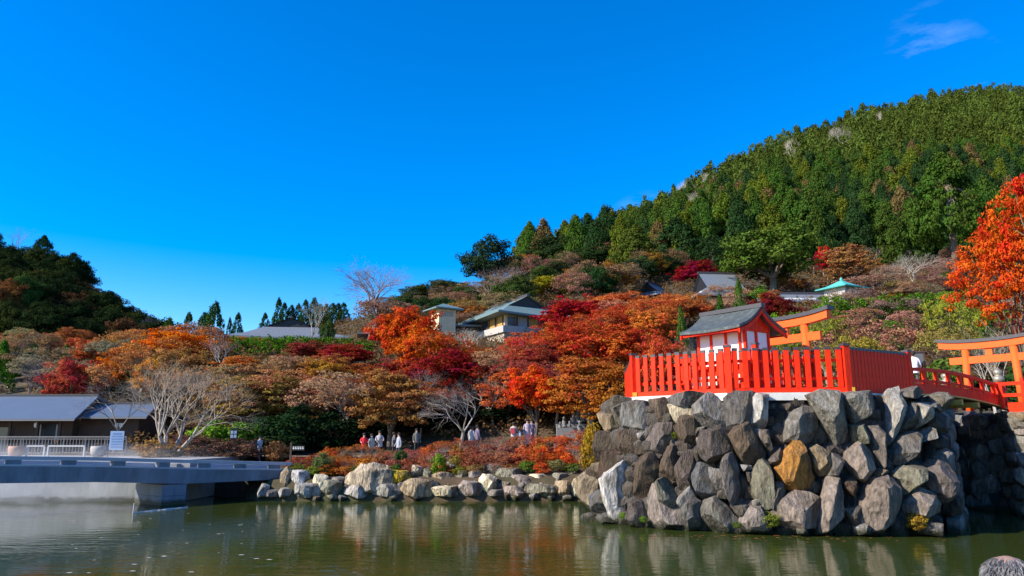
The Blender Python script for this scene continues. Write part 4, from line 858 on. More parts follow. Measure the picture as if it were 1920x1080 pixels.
for k in range(5):
    c = H(2.4 + k * 1.6, 1.36); o = MB().box((c.x, c.y, za - 1.0), (1.15, 0.12, 1.3), rz - math.pi / 2).build('window', [GLS, mat('grey_blind', (.3, .3, .32), .6), AMBER, GLS, AMBER][k], hb)
    c2 = H(2.4 + k * 1.6 + .76, 1.33); MB().box((c2.x, c2.y, za - 1.0), (0.14, 0.16, 1.4), rz - math.pi / 2).build('frame', DARKWOOD, o)
for z0, z1, e, m in ((zw - 0.1, zw + 0.75, 0.4, mat('balcony_grey', (.40, .38, .36), .8)), (zw - 4.6, zw - 0.12, 0.1, mat('rubble_base', (.34, .29, .23), .9, .35, 2.5, .6, 3))):
    MB().prism([tuple(H(1.4 - e, 1.4 - e)), tuple(H(10.2 + e, 1.4 - e)), tuple(H(10.2 + e, 16.6)), tuple(H(1.4 - e, 16.6))], z0, z1).build('terrace_wall', m, hb)
tw = thing('tower', 'small square cream tower with louvres and a pyramid roof beside the hillside house', 'tower')
cT = v2(at(831, 600, 96)); zt0, zt1 = zp(640, 96), zp(583, 96); rT = 0.55
MB().box((cT.x, cT.y, (zt0 + zt1) / 2), (2.4, 2.4, zt1 - zt0), rT).build('wall', CREAM, tw)
cs, sn = math.cos(rT), math.sin(rT); W = lambda x, y: (cT.x + x * cs - y * sn, cT.y + x * sn + y * cs)
rf = MB(); P = [(*W(-2, -2), zt1), (*W(2, -2), zt1), (*W(2, 2), zt1), (*W(-2, 2), zt1)]; P += [(x, y, z + .16) for x, y, z in P] + [(cT.x, cT.y, zt1 + 1.0)]
rf.add(P, [(0, 1, 2, 3), (0, 1, 5, 4), (1, 2, 6, 5), (2, 3, 7, 6), (3, 0, 4, 7), (4, 5, 8), (5, 6, 8), (6, 7, 8), (7, 4, 8)]); rf.build('roof', GREENROOF, tw)
for k in range(7): x, y = W(-0.75 + k * .25, -1.22); MB().box((x, y, zt1 - 0.55), (0.10, 0.08, 0.7), rT).build('louvre', mat('grey_blind', (.3, .3, .32)), tw)
lw = thing('connecting_wing', 'low dark roofed wing linking the tower and the hillside house', 'building')
c = v2(at(868, 610, 99)); MB().box((c.x, c.y, zp(630, 99)), (6, 3, 2.0), 0.2).build('wall', DARKWOOD, lw); MB().box((c.x, c.y, zp(614, 99)), (7, 4, 0.25), 0.2).build('roof', TILE, lw)
# far hall with wide grey roof
fh = thing('main_hall', 'wide grey tiled hip-and-gable hall roof behind the clipped hedge', 'building')
c = v2(at(530, 610, 112)); irimoya(fh, (c.x, c.y + 7), math.pi / 2 + 0.12, 15, 18.5, zp(626, 108), zp(606, 110), zp(587, 110), 10, 8.0, TILE, BLACK, 0.3)
MB().box((c.x, c.y + 7, zp(640, 108)), (14, 11, 3.5), 0.12).build('wall', DARKWOOD, fh)
sr = thing('small_hall', 'small grey roof just left of the tall red maple', 'building'); c = v2(at(715, 622, 102))
irimoya(sr, c, math.pi / 2 + 0.2, 5, 6.5, zp(630, 102), zp(626, 102), zp(616, 102), 3.5, 3.2, TILE, BLACK, 0.18); MB().box((c.x, c.y, zp(640, 102)), (5, 3.6, 1.6), .2).build('wall', DARKWOOD, sr)
# temple roofs on the right
t1 = thing('temple_hall', 'pale grey temple roof with dark gable beneath the big camphor tree', 'building'); c = v2(at(1345, 545, 107))
irimoya(t1, c, 0.10, 9.5, 10, zp(556, 103), zp(545, 106), zp(513, 107), 5.5, 6.6, TILE, BLACK, 0.22); MB().box((c.x, c.y, zp(566, 105)), (7.5, 7, 2.4), 0.1).build('wall', WHITE, t1)
t2 = thing('temple_hall', 'narrow grey temple roof end showing through trees left of the magenta maple', 'building'); c = v2(at(1226, 548, 112))
irimoya(t2, c, 0.9, 7, 6, zp(560, 112), zp(552, 112), zp(533, 112), 4.5, 3.6, TILE, BLACK, 0.2); MB().box((c.x, c.y, zp(568, 112)), (5, 4, 2), 0.9).build('wall', DARKWOOD, t2)
t3 = thing('long_hall', 'long low blue-grey tiled roof behind the dark red tree', 'building'); c = v2(at(1480, 560, 98))
irimoya(t3, c, 0.02, 12, 5.5, zp(568, 97), zp(561, 98), zp(551, 98), 9.5, 2.2, TILE, BLACK, 0.2); MB().box((c.x, c.y, zp(577, 98)), (10, 3.6, 2), 0.02).build('wall', WHITE, t3)
pv_ = thing('pavilion', 'small pavilion with bright teal pyramid roof above the hedge', 'pavilion'); c = v2(at(1579, 545, 88)); z0 = zp(543, 88)
MB().box((c.x, c.y, z0 - 0.7), (2.9, 2.9, 1.6), 0.5).build('wall', mat('pale_wall', (.5, .5, .48), .8), pv_)
P = []; cs, sn = math.cos(.5), math.sin(.5)
for hw, z in ((2.15, z0 - .1), (2.2, z0 + 0.02), (1.25, z0 + 0.42), (0.55, z0 + 0.82), (0.3, z0 + 1.0)):
    P += [(c.x + x * cs - y * sn, c.y + x * sn + y * cs, z + (0.08 if hw > 2 else 0)) for x, y in ((-hw, -hw), (hw, -hw), (hw, hw), (-hw, hw))]
rf = MB(); rf.add(P, [(4 * k + i, 4 * k + (i + 1) % 4, 4 * k + 4 + (i + 1) % 4, 4 * k + 4 + i) for k in range(4) for i in range(4)] + [(16, 17, 18, 19), (3, 2, 1, 0)]); r = rf.build('roof', TEAL, pv_)
MB().lathe((c.x, c.y, z0 + 1.0), [(0.2, 0), (0.3, 0.08), (0.12, 0.15), (0.2, 0.28), (0.02, 0.5)]).build('finial', TEAL, r)
for k in range(3): x, y = -0.9 + .9 * k, -1.47; MB().box((c.x + x * cs - y * sn, c.y + x * sn + y * cs, z0 - .6), (0.5, 0.06, 1.1), .5).build('door_panel', GREYM, pv_)

# ---------------------------------------------------------------- trees
RED1 = (.46, .028, .014); REDO = (.52, .060, .012); ORA = (.58, .13, .014); RUST = (.36, .095, .028); CRIM = (.23, .012, .022); MAROON = (.15, .014, .02); MAG = (.30, .012, .05)
TAN = (.32, .17, .085); BRN = (.22, .11, .055); YEL = (.40, .26, .02); OLV = (.15, .13, .025); GRN = (.055, .105, .018); DGRN = (.024, .050, .014); LIME = (.16, .26, .02); BGRN = (.07, .16, .015); PINK = (.34, .10, .075)
GB1 = (.34, .30, .26); GB2 = (.22, .19, .17); WB = (.36, .32, .27); RB = (.30, .16, .11)
UNIT = {}
def plant(name, kind, x, y, wd, ht, color, label, cat, group=None, bark=None, z=None, rz=None, part_crown='crown', part_trunk='trunk'):
    crown, limbs = TREES[kind][rt.randrange(len(TREES[kind]))]
    z = h(x, y) if z is None else z
    rz = rt.uniform(0, 6.28) if rz is None else rz
    t_ = thing(name, label, cat, (x, y, z), rz, group); t_.scale = (wd, wd, ht)
    if crown: link(part_crown, crown, t_, color)
    if limbs: link(part_trunk, limbs, t_, bark or (GB1 if crown is None else (.25, .20, .155)))
    return t_
def tree(name, kind, px, Y, top, wpx, color, label, cat='tree', group=None, bark=None, minh=1.5, base=None):
    p = at(px, top, Y); z0 = h(p.x, Y) if base is None else base; wd = wpx / FPX * Y * 1.12
    return plant(name, kind, p.x, Y, wd, max(minh, p.z - z0), color, label, cat, group, bark, z0)

T = [ # name, kind, px, Y, top row, width, colour, label, bark
 ('bare_tree', 'barespread', 338, 45.5, 668, 250, GB1, 'wide leafless tree with pale trunks beside the footbridge', (.30, .25, .20)),
 ('conifer', 'spire', 8, 74, 640, 60, BGRN, 'bright green conifer at the left edge above the rest house roof', None),
 ('bare_tree', 'bare', 62, 66, 655, 110, GB1, 'tangled grey bare tree behind the rest house roof', GB2),
 ('maple_tree', 'maple', 143, 65, 668, 100, (.42, .04, .04), 'rosy red maple rising over the rest house roof', None),
 ('tree', 'thin', 88, 80, 618, 80, TAN, 'pale brown thin-leaved tree against the dark hill', None),
 ('conifer', 'spire', 126, 88, 646, 26, BGRN, 'small bright green conifer, first of three below the dark hill', None),
 ('conifer', 'spire', 167, 88, 652, 22, BGRN, 'smallest bright green conifer, middle of three below the dark hill', None),
 ('conifer', 'spire', 192, 86, 638, 28, (.10, .20, .015), 'tallest bright green conifer of three below the dark hill', None),
 ('maple_tree', 'maple', 206, 68, 664, 60, ORA, 'small glowing orange maple behind the wing roof', None),
 ('tree', 'thin', 150, 78, 640, 90, (.30, .2, .1), 'straw-coloured half bare tree behind the rosy maple', None),
 ('tree', 'thin', 236, 80, 626, 110, (.38, .17, .06), 'tan and orange half bare tree left of the orange maple', None),
 ('maple_tree', 'thin', 275, 72, 628, 130, (.48, .14, .04), 'loose orange-brown maple with showing twigs over the bare tree', None),
 ('maple_tree', 'maple', 338, 76, 615, 120, (.66, .13, .010), 'brilliant orange maple in front of dark conifers', None),
 ('maple_tree', 'maple', 300, 66, 672, 90, (.50, .17, .02), 'yellow-orange maple below the brilliant orange one', None),
 ('conifer', 'spire', 318, 105, 594, 44, GRN, 'pointed green conifer behind the brilliant orange maple', None),
 ('conifer', 'spire', 356, 116, 588, 48, (.035, .075, .02), 'dark pointed conifer right of the brilliant orange maple', None),
 ('conifer', 'spire', 404, 116, 564, 56, (.04, .085, .018), 'tall dark twin-like conifer against the sky left of the hall', None),
 ('conifer', 'spire', 384, 120, 584, 44, (.04, .08, .02), 'dark conifer tucked behind the tall twin-like one', None),
 ('conifer', 'spire', 432, 150, 594, 16, DGRN, 'tiny far conifer between the tall conifer and the hall', None),
 ('bare_tree', 'bare', 286, 118, 585, 52, (.16, .14, .17), 'leafless tree on the tail of the dark hill', (.16, .13, .15)),
 ('tree', 'thin', 395, 84, 612, 110, (.36, .12, .07), 'reddish half bare tree below the tall dark conifer', None),
 ('bare_shrub', 'bareup', 428, 72, 628, 90, GB1, 'grey leafless upright shrub left of the clipped hedge', GB1),
 ('tree', 'thin', 462, 84, 628, 130, (.40, .15, .04), 'orange-brown thin tree along the hall roof eaves', None),
 ('maple_tree', 'tier', 452, 68, 668, 110, (.55, .15, .04), 'orange tiered maple left below the hedge', None),
 ('maple_tree', 'thin', 530, 66, 664, 150, (.38, .20, .11), 'tan hazy half bare maple below the hedge', None),
 ('maple_tree', 'thin', 415, 60, 690, 130, (.32, .15, .07), 'brown half bare maple right of the wide leafless tree', None),
 ('maple_tree', 'tier', 500, 57, 705, 180, (.24, .14, .04), 'broad olive-brown layered maple above the lime shrubs', None),
 ('maple_tree', 'thin', 590, 58, 690, 150, (.44, .15, .08), 'orange-tinged layered maple over the dark evergreens', None),
 ('maple_tree', 'thin', 655, 55, 700, 160, (.34, .18, .11), 'tan layered maple above the red-coated walker', None),
 ('maple_tree', 'maple', 586, 74, 638, 100, (.24, .03, .03), 'dark wine-red maple just below the hedge', None),
 ('maple_tree', 'maple', 648, 72, 642, 110, (.30, .018, .03), 'crimson maple below the right half of the hedge', None),
 ('maple_tree', 'maple', 612, 64, 668, 90, (.40, .17, .03), 'golden brown maple between the crimson and layered maples', None),
 ('bare_tree', 'bareup', 583, 88, 560, 88, WB, 'pale pollarded bare tree before the wide hall roof', WB),
 ('bare_tree', 'bare', 706, 104, 492, 175, (.33, .28, .27), 'great leafless tree standing out against the sky', (.22, .17, .18)),
 ('tree', 'thin', 690, 98, 560, 120, RB, 'rounded reddish-brown twiggy tree under the great leafless one', (.28, .18, .13)),
 ('tree', 'thin', 745, 110, 560, 90, (.30, .16, .09), 'brown twiggy tree right of the great leafless one', None),
 ('evergreen_shrub', 'round', 617, 86, 598, 28, (.05, .085, .02), 'small round evergreen before the hall roof', None),
 ('maple_tree', 'maple', 765, 72, 566, 120, (.52, .040, .012), 'tall scarlet maple left of the cream tower', None),
 ('maple_tree', 'maple', 800, 66, 606, 130, (.54, .075, .012), 'orange maple directly below the cream tower', None),
 ('maple_tree', 'maple', 842, 60, 652, 170, (.24, .012, .022), 'large dark crimson maple above the shaded path', None),
 ('maple_tree', 'maple', 770, 61, 668, 120, (.30, .02, .02), 'wine-red maple left of the large crimson one', None),
 ('maple_tree', 'tier', 735, 54, 690, 150, (.36, .145, .05), 'golden-brown maple with forked trunk over the path', None),
 ('bare_tree', 'bareup', 790, 56, 680, 70, GB1, 'slender leafless tree in front of the wine-red maple', WB),
 ('bare_tree', 'bare', 866, 49, 712, 140, WB, 'small pale leafless tree rising from the scarlet shrubs', WB),
 ('maple_tree', 'maple', 890, 74, 648, 80, (.46, .10, .02), 'orange-red maple below the terrace of the hillside house', None),
 ('bare_tree', 'bare', 880, 82, 612, 120, GB1, 'leafless tree screening the foot of the hillside house', (.42, .38, .32)),
 ('maple_tree', 'thin', 935, 64, 664, 120, (.38, .19, .10), 'tan half bare maple below the hillside house', None),
 ('maple_tree', 'thin', 985, 72, 642, 110, (.44, .16, .09), 'salmon-tan half bare maple right of the hillside house', None),
 ('maple_tree', 'tier', 955, 57, 690, 110, (.48, .085, .03), 'orange maple left of the bright red one', None),
 ('maple_tree', 'maple', 1004, 54, 680, 110, (.62, .040, .012), 'vivid red maple above the kimono-clad visitor', None),
 ('maple_tree', 'maple', 1055, 72, 600, 120, (.46, .04, .02), 'red-orange maple under the crimson crown', None),
 ('maple_tree', 'maple', 1078, 82, 556, 130, (.34, .012, .03), 'deep crimson maple touching the green copper roof', None),
 ('maple_tree', 'tier', 1100, 52, 672, 190, (.40, .095, .022), 'large orange and olive maple left of the stone wall', None),
 ('maple_tree', 'maple', 1165, 63, 606, 180, (.44, .042, .018), 'broad rust-orange maple left of the shrine', None),
 ('maple_tree', 'tier', 1160, 48, 690, 130, (.36, .10, .02), 'orange-green maple overhanging the fence corner', None),
 ('maple_tree', 'maple', 1150, 88, 548, 120, (.54, .11, .035), 'orange maple on the slope below the dark evergreens', None),
 ('maple_tree', 'thin', 1190, 82, 566, 100, (.46, .16, .10), 'salmon hazy maple above the rust-orange one', None),
 ('maple_tree', 'maple', 1225, 72, 572, 110, (.52, .12, .03), 'bright orange maple up left of the shrine roof', None),
 ('maple_tree', 'maple', 1265, 84, 552, 110, (.54, .12, .04), 'orange maple in front of the pale temple roof', None),
 ('maple_tree', 'thin', 1310, 86, 560, 100, (.50, .20, .10), 'peach-coloured thin maple below the pale temple roof', None),
 ('maple_tree', 'maple', 1240, 56, 620, 90, (.50, .06, .03), 'red maple right beside the shrine eave', None),
 ('bare_shrub', 'bare', 1290, 46, 616, 120, GB2, 'tangled leafless bush against the shrine wall', (.25, .22, .18)),
 ('broadleaf_tree', 'round', 1030, 122, 520, 100, (.30, .24, .015), 'yellow-green rounded tree above the green copper roof', None),
 ('maple_tree', 'maple', 1098, 124, 510, 105, (.36, .14, .02), 'amber-brown rounded tree right of the yellow-green one', None),
 ('bare_tree', 'bare', 938, 116, 498, 110, RB, 'purple-brown leafless tree behind the ridge of the green roof', (.27, .19, .17)),
 ('tree', 'thin', 900, 130, 520, 110, (.30, .18, .10), 'dull brown twiggy tree behind the green roof', None),
 ('pine_tree', 'round', 915, 142, 446, 96, (.025, .045, .022), 'dark spreading pine alone on the skyline', None),
 ('broadleaf_tree', 'round', 835, 150, 528, 110, (.05, .07, .02), 'dark green rounded tree on the skyline left of the pine', None),
 ('broadleaf_tree', 'round', 785, 155, 540, 80, (.07, .08, .022), 'olive rounded tree lowest on the skyline', None),
 ('tree', 'thin', 860, 118, 566, 90, (.40, .18, .04), 'orange-brown tree above the tower roof', None),
 ('maple_tree', 'maple', 985, 168, 476, 80, (.30, .11, .03), 'orange-brown crown on the skyline right of the pine', None),
 ('broadleaf_tree', 'round', 1050, 172, 446, 120, (.030, .052, .018), 'dark evergreen crown on the skyline before the mountain', None),
 ('broadleaf_tree', 'round', 1000, 150, 490, 100, (.05, .06, .02), 'dull green crown between the pine and the mountain', None),
 ('bare_tree', 'bare', 1100, 165, 432, 60, WB, 'pale dead tree at the foot of the mountain ridge', WB),
 ('evergreen_tree', 'cone', 1190, 132, 424, 100, (.075, .095, .015), 'broad yellowish evergreen left of the magenta maple', None),
 ('evergreen_tree', 'cone', 1268, 138, 408, 100, (.032, .065, .02), 'dark evergreen above the magenta maple', None),
 ('evergreen_tree', 'cone', 1335, 132, 440, 90, (.028, .055, .018), 'dark evergreen left behind the camphor tree', None),
 ('bare_tree', 'bareup', 1242, 150, 415, 50, WB, 'silvery leafless tree among dark evergreens', WB),
 ('camphor_tree', 'round', 1440, 106, 426, 185, (.080, .120, .018), 'huge bright green camphor tree over the temple roof', None),
 ('maple_tree', 'maple', 1302, 112, 488, 76, (.26, .010, .04), 'magenta maple under the dark evergreens', None),
 ('maple_tree', 'maple', 1546, 116, 460, 46, (.50, .012, .04), 'small cherry-red maple at the forest foot', None),
 ('maple_tree', 'tier', 1592, 112, 462, 100, (.36, .15, .06), 'orange-brown tree behind the teal pavilion', None),
 ('maple_tree', 'maple', 1445, 74, 546, 92, (.15, .012, .02), 'dark maroon tree behind the torii and shrine', None),
 ('conifer', 'spire', 1384, 74, 526, 40, (.065, .125, .018), 'green conifer behind the shrine ridge', None),
 ('conifer', 'spire', 1348, 72, 548, 34, (.055, .115, .018), 'shorter green conifer left of the shrine ridge', None),
 ('conifer', 'spire', 1276, 66, 572, 36, (.07, .11, .02), 'mid green conifer left of the shrine roof', None),
 ('conifer', 'spire', 1412, 80, 548, 30, (.05, .10, .02), 'small green conifer beside the dark maroon tree', None),
 ('bare_tree', 'bare', 1705, 104, 478, 120, WB, 'white-limbed bare tree below the forest edge', WB),
 ('bare_tree', 'bareup', 1630, 112, 462, 80, (.40, .32, .26), 'pale brushy bare tree right of the cherry-red maple', (.40, .32, .26)),
 ('tree', 'thin', 1660, 96, 520, 130, (.36, .18, .13), 'pinkish brown thin tree right of the pavilion', None),
 ('tree', 'thin', 1740, 98, 520, 110, (.36, .17, .14), 'dusky pink thin tree under the tall cedar', None),
 ('cedar_tree', 'tallcone', 1765, 112, 285, 160, (.055, .095, .014), 'tall cedar with bare lower trunk in front of the forest', None),
 ('maple_tree', 'flame', 1945, 44, 320, 230, (.58, .045, .012), 'large flame-red maple hanging in at the right edge', None),
 ('maple_tree', 'flame', 1880, 47, 425, 210, (.60, .075, .014), 'orange-red maple lobe left of the flame-red one', None),
 ('bare_tree', 'bare', 640, 56, 700, 120, GB1, 'grey leafless tree in front of the tan layered maple', (.34, .28, .23)),
 ('bare_tree', 'bare', 925, 57, 688, 110, GB1, 'grey-brown leafless tree right of the large crimson maple', (.34, .28, .22)),
 ('bare_tree', 'bareup', 1042, 56, 690, 90, GB1, 'slim leafless tree between the vivid red and orange-olive maples', (.34, .28, .22)),
 ('bare_tree', 'bare', 478, 58, 690, 120, GB1, 'brown-grey leafless tree above the lime-green shrub', (.32, .25, .2)),
 ('bare_tree', 'bareup', 1128, 74, 590, 80, GB1, 'bare twiggy tree high among the rust-orange maples', (.36, .3, .24)),
 ('bare_tree', 'bare', 228, 53.5, 700, 130, GB1, 'bare twiggy tree above the rest house wing', (.32, .26, .2)),
 ('bush', 'thin', 1540, 58, 578, 110, (.24, .24, .03), 'yellow-green bush right of the torii', None),
 ('bush', 'thin', 1795, 60, 552, 90, (.26, .26, .03), 'yellow-leaved upright bush below the red maple', None),
 ('bush', 'eshrub', 1820, 66, 556, 80, (.04, .085, .015), 'dark green bush under the red maple', None),
 ('bush', 'thin', 1665, 55, 586, 170, (.34, .14, .10), 'wide rusty-pink twiggy bush behind the fence', None),
 ('bush', 'thin', 1735, 52, 610, 120, (.28, .22, .06), 'straw-yellow twiggy bush behind the notice case', None),
 ('bush', 'thin', 1600, 50, 622, 110, (.32, .24, .04), 'golden leafed bush right behind the fence corner', None),
 ('bare_shrub', 'bare', 1862, 50, 598, 140, GB1, 'grey tangled bare shrub behind the far torii', (.36, .31, .25)),
 ('bare_shrub', 'bareup', 1850, 42, 640, 90, WB, 'pale stemmed bare shrub framed by the far torii', WB),
 ('maple_tree', 'maple', 1922, 52, 588, 60, (.22, .012, .02), 'dark red maple at the right edge below the flame-red one', None),
 ('bush', 'eshrub', 1770, 46, 652, 90, (.09, .13, .02), 'green bush behind the red bridge handrail', None),
 ('bush', 'eshrub', 1690, 47, 655, 80, (.14, .16, .02), 'light green bush right of the fence end', None),
 ('bush', 'eshrub', 1905, 45, 668, 90, (.03, .06, .015), 'dark green bush inside the far torii', None),
 ('bush', 'eshrub', 1830, 47, 690, 90, (.02, .035, .012), 'dark bush behind the bronze post finial', None),
]
for nm, kd, px, Y, top_, wpx, colr, lab, bark in T:
    if kd in ('bare', 'bareup') and Y > 80 and kd == 'bare': kd = 'barefar'
    tree(nm, kd, px, Y, top_, wpx, colr, lab, 'shrub' if nm in ('bush', 'bare_shrub', 'evergreen_shrub') else 'tree', None, bark)

# more maples filling the garden slope
PAL = [(0, (.35, .20, .12)), (280, (.44, .16, .05)), (460, (.36, .18, .09)), (600, (.34, .12, .05)), (720, (.34, .04, .02)), (860, (.34, .05, .02)), (960, (.44, .06, .04)), (1100, (.44, .042, .020)), (1300, (.48, .10, .035))]
def pal(px):
    return tuple(float(np.interp(px, [p[0] for p in PAL], [p[1][k] for p in PAL])) for k in range(3))
for k in range(64):
    px = 200 + (k * 137.5) % 1110; Y = 57 + (k * 7.3) % 30
    if px < 345: Y = max(Y, 67)
    if 380 < px < 730: Y = 56 + (k * 7.3) % 11
    if 800 < px < 1010 and Y > 76: Y -= 16
    x = xp(px, Y, 700); kd = rt.choice(['tier', 'thin', 'thin', 'maple']); wd = rt.uniform(4.2, 6.2)
    nmz = {'tier': 'layered', 'thin': 'half bare', 'maple': 'full-crowned'}[kd]
    zone = 'behind the wide leafless tree' if px < 420 else 'below the clipped hedge' if px < 720 else 'below the hillside house' if px < 1010 else 'left of the shrine'
    c = jitcol(pal(px), .25); hue = 'crimson' if c[0] < .36 and c[1] < .07 else 'orange' if c[1] < .16 else 'tan'
    plant('maple_tree', kd, x, Y, wd, rt.uniform(3.0, 3.8) if 380 < px < 730 or 830 < px < 1010 else rt.uniform(4.0, 5.6), c, f'{hue} {nmz} maple filling the garden slope {zone}', 'tree', f'{hue} {nmz} maples {zone}')

for k in range(70):                                # dull trees between the gardens and the ridge
    px = 735 + (k * 91.7) % 545; Y = 100 + (k * 23.9) % 95
    if px < 960: Y = 100 + (k * 23.9) % 42
    x = xp(px, Y, 560); u_ = rt.random(); kd, c, wd_ = ('thin', (.24, .14, .08), 'brown half bare') if u_ < .38 else ('round', (.055, .075, .02), 'dull green rounded') if u_ < .72 else ('maple', (.30, .13, .03), 'amber-brown') if u_ < .86 else ('round', (.03, .055, .018), 'dark evergreen')
    zone = 'above the great leafless tree' if px < 780 else 'on the slope behind the hillside house' if px < 1010 else 'on the slope below the mountain ridge'
    plant('slope_tree', kd, x, Y, rt.uniform(5.5, 8), rt.uniform(3.6, 5) if px < 960 else rt.uniform(5, 7), jitcol(c, .2), f'{wd_} tree {zone}', 'tree', f'{wd_} trees {zone}')
for k in range(46):
    px = 1300 + (k * 71.3) % 660; Y = 72 + (k * 11.7) % 52
    x = xp(px, Y, 560); u_ = rt.random(); kd, c, wd_ = ('thin', (.34, .18, .13), 'pinkish half bare') if u_ < .6 else ('eshrub', (.09, .15, .02), 'green bushy') if u_ < .7 else ('thin', (.28, .22, .06), 'yellowish thin') if u_ < .85 else ('maple', (.38, .12, .04), 'rusty full')
    zone = 'near the temple roofs' if px < 1530 else 'around the teal pavilion' if px < 1720 else 'below the tall cedar'
    plant('slope_tree', kd, x, Y, rt.uniform(3.5, 5.5), rt.uniform(2.2, 3.6) if px < 1560 or Y < 95 else rt.uniform(3, 5), jitcol(c, .2), f'{wd_} tree {zone}', 'tree', f'{wd_} trees {zone}')

for k in range(16):
    px = -40 + (k * 61.7) % 260; Y = 68 + (k * 7.9) % 28; u_ = rt.random(); kd, c, wd_ = ('thin', (.30, .19, .12), 'straw half bare') if u_ < .5 else ('eshrub', (.05, .09, .02), 'green bushy') if u_ < .8 else ('maple', (.40, .10, .04), 'rusty full')
    plant('slope_tree', kd, xp(px, Y, 680), Y, rt.uniform(4, 6), rt.uniform(3, 4.5), jitcol(c, .2), f'{wd_} tree behind the rest house', 'tree', f'{wd_} trees behind the rest house')
for k in range(14):
    px = 1560 + (k * 53.7) % 330; Y = 60 + (k * 5.9) % 20; u_ = rt.random(); kd, c, wd_ = ('thin', (.34, .18, .12), 'pinkish twiggy') if u_ < .5 else ('eshrub', (.10, .15, .02), 'light green leafy') if u_ < .8 else ('thin', (.28, .25, .04), 'yellow-leaved')
    plant('bush', kd, xp(px, Y, 600), Y, rt.uniform(3.5, 5), rt.uniform(2.2, 3.4), jitcol(c, .2), f'{wd_} bush on the slope below the teal pavilion', 'shrub', f'{wd_} bushes below the pavilion')

# hedges
def hedge(label, pa, pb, Y0, Y1, top_, dep, colr, col2=None):
    p, q = at(pa, top_, Y0), at(pb, top_, Y1); ln = (q - p).length; rg = np.random.default_rng(int(pa)); z0 = min(h(p.x, Y0), h(q.x, Y1)); ht = (p.z + q.z) / 2 - z0
    n = int(ln * ht * 9); C = np.stack([rg.random(n) * ln, (rg.random(n) - .5) * dep, rg.random(n) ** .7 * ht * .95], 1)
    V, F, rnd = leaves(rg, C, 26, 0.32, 0.095, 0.9, up=.6, ok=0); me = np_mesh('hedge', V, [F], [NEEDLE], rnd)
    t_ = thing('hedge', label, 'hedge', (p.x, p.y, z0), math.atan2(q.y - p.y, q.x - p.x)); link('foliage', me, t_, colr)
    b_ = MB()
    for k in range(int(ln / .8)): b_.tube((.4 + k * .8, 0, -.2), (.4 + k * .8 + rt.uniform(-.2, .2), rt.uniform(-.3, .3), ht * .8), .05, .02, 5, False)
    b_.build('stems', BARK, t_); return t_
hedge('dark clipped green hedge crossing the slope before the wide hall', 445, 560, 81, 80, 630, 2.2, (.09, .19, .012))
hedge('long clipped green hedge continuing to the tall scarlet maple', 562, 700, 80, 82, 632, 2.0, (.085, .17, .012))
hedge('bright clipped hedge bank before the teal pavilion', 1535, 1640, 78, 80, 556, 2.2, (.10, .20, .014))
hedge('clipped green hedge running right to the flame-red maple', 1642, 1800, 80, 78, 548, 2.2, (.09, .17, .014))
hedge('short green hedge between the shrine roof and the torii', 1425, 1500, 66, 66, 586, 2.0, (.13, .22, .014))

# lime and evergreen shrubs behind the path; near-black ones paint in under-tree shade
for px, Y, top_, wpx, c, lab in [(400, 52.5, 778, 90, LIME, 'lime-green rounded shrub right of the wide leafless tree'), (455, 52.5, 780, 90, (.12, .2, .02), 'green rounded shrub between the lime shrub and the dark evergreens'),
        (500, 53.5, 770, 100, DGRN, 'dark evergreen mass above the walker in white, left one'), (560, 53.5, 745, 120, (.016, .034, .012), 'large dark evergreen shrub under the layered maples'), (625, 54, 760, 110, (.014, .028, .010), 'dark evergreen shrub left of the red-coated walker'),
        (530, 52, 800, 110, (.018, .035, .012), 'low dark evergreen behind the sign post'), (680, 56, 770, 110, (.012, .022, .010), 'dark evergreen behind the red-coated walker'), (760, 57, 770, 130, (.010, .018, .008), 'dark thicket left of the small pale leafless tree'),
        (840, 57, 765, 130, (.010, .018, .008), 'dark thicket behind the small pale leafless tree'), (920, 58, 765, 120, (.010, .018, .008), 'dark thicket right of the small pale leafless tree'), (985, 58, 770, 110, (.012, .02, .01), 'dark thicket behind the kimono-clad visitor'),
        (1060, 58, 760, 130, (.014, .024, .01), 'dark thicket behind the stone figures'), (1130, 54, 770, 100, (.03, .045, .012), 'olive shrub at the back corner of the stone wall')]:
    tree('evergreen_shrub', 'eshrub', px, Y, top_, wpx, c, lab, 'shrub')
for px, Y, top_, wpx, c, lab in [(400, 48.2, 826, 110, (.17, .075, .05), 'broad dull brown clipped dome beside the footbridge deck'), (455, 47.5, 812, 110, (.20, .09, .06), 'russet clipped dome behind the lantern sign'), (520, 47.5, 818, 50, (.36, .14, .06), 'small rusty dome right of the walker in white'),
        (300, 45.2, 838, 90, (.30, .15, .05), 'low orange-brown shrub at the foot of the wide leafless tree'), (360, 49, 806, 120, (.14, .06, .05), 'dark plum clipped dome behind the wide leafless tree')]:
    tree('clipped_shrub', 'shrub', px, Y, top_, wpx, c, lab, 'shrub')

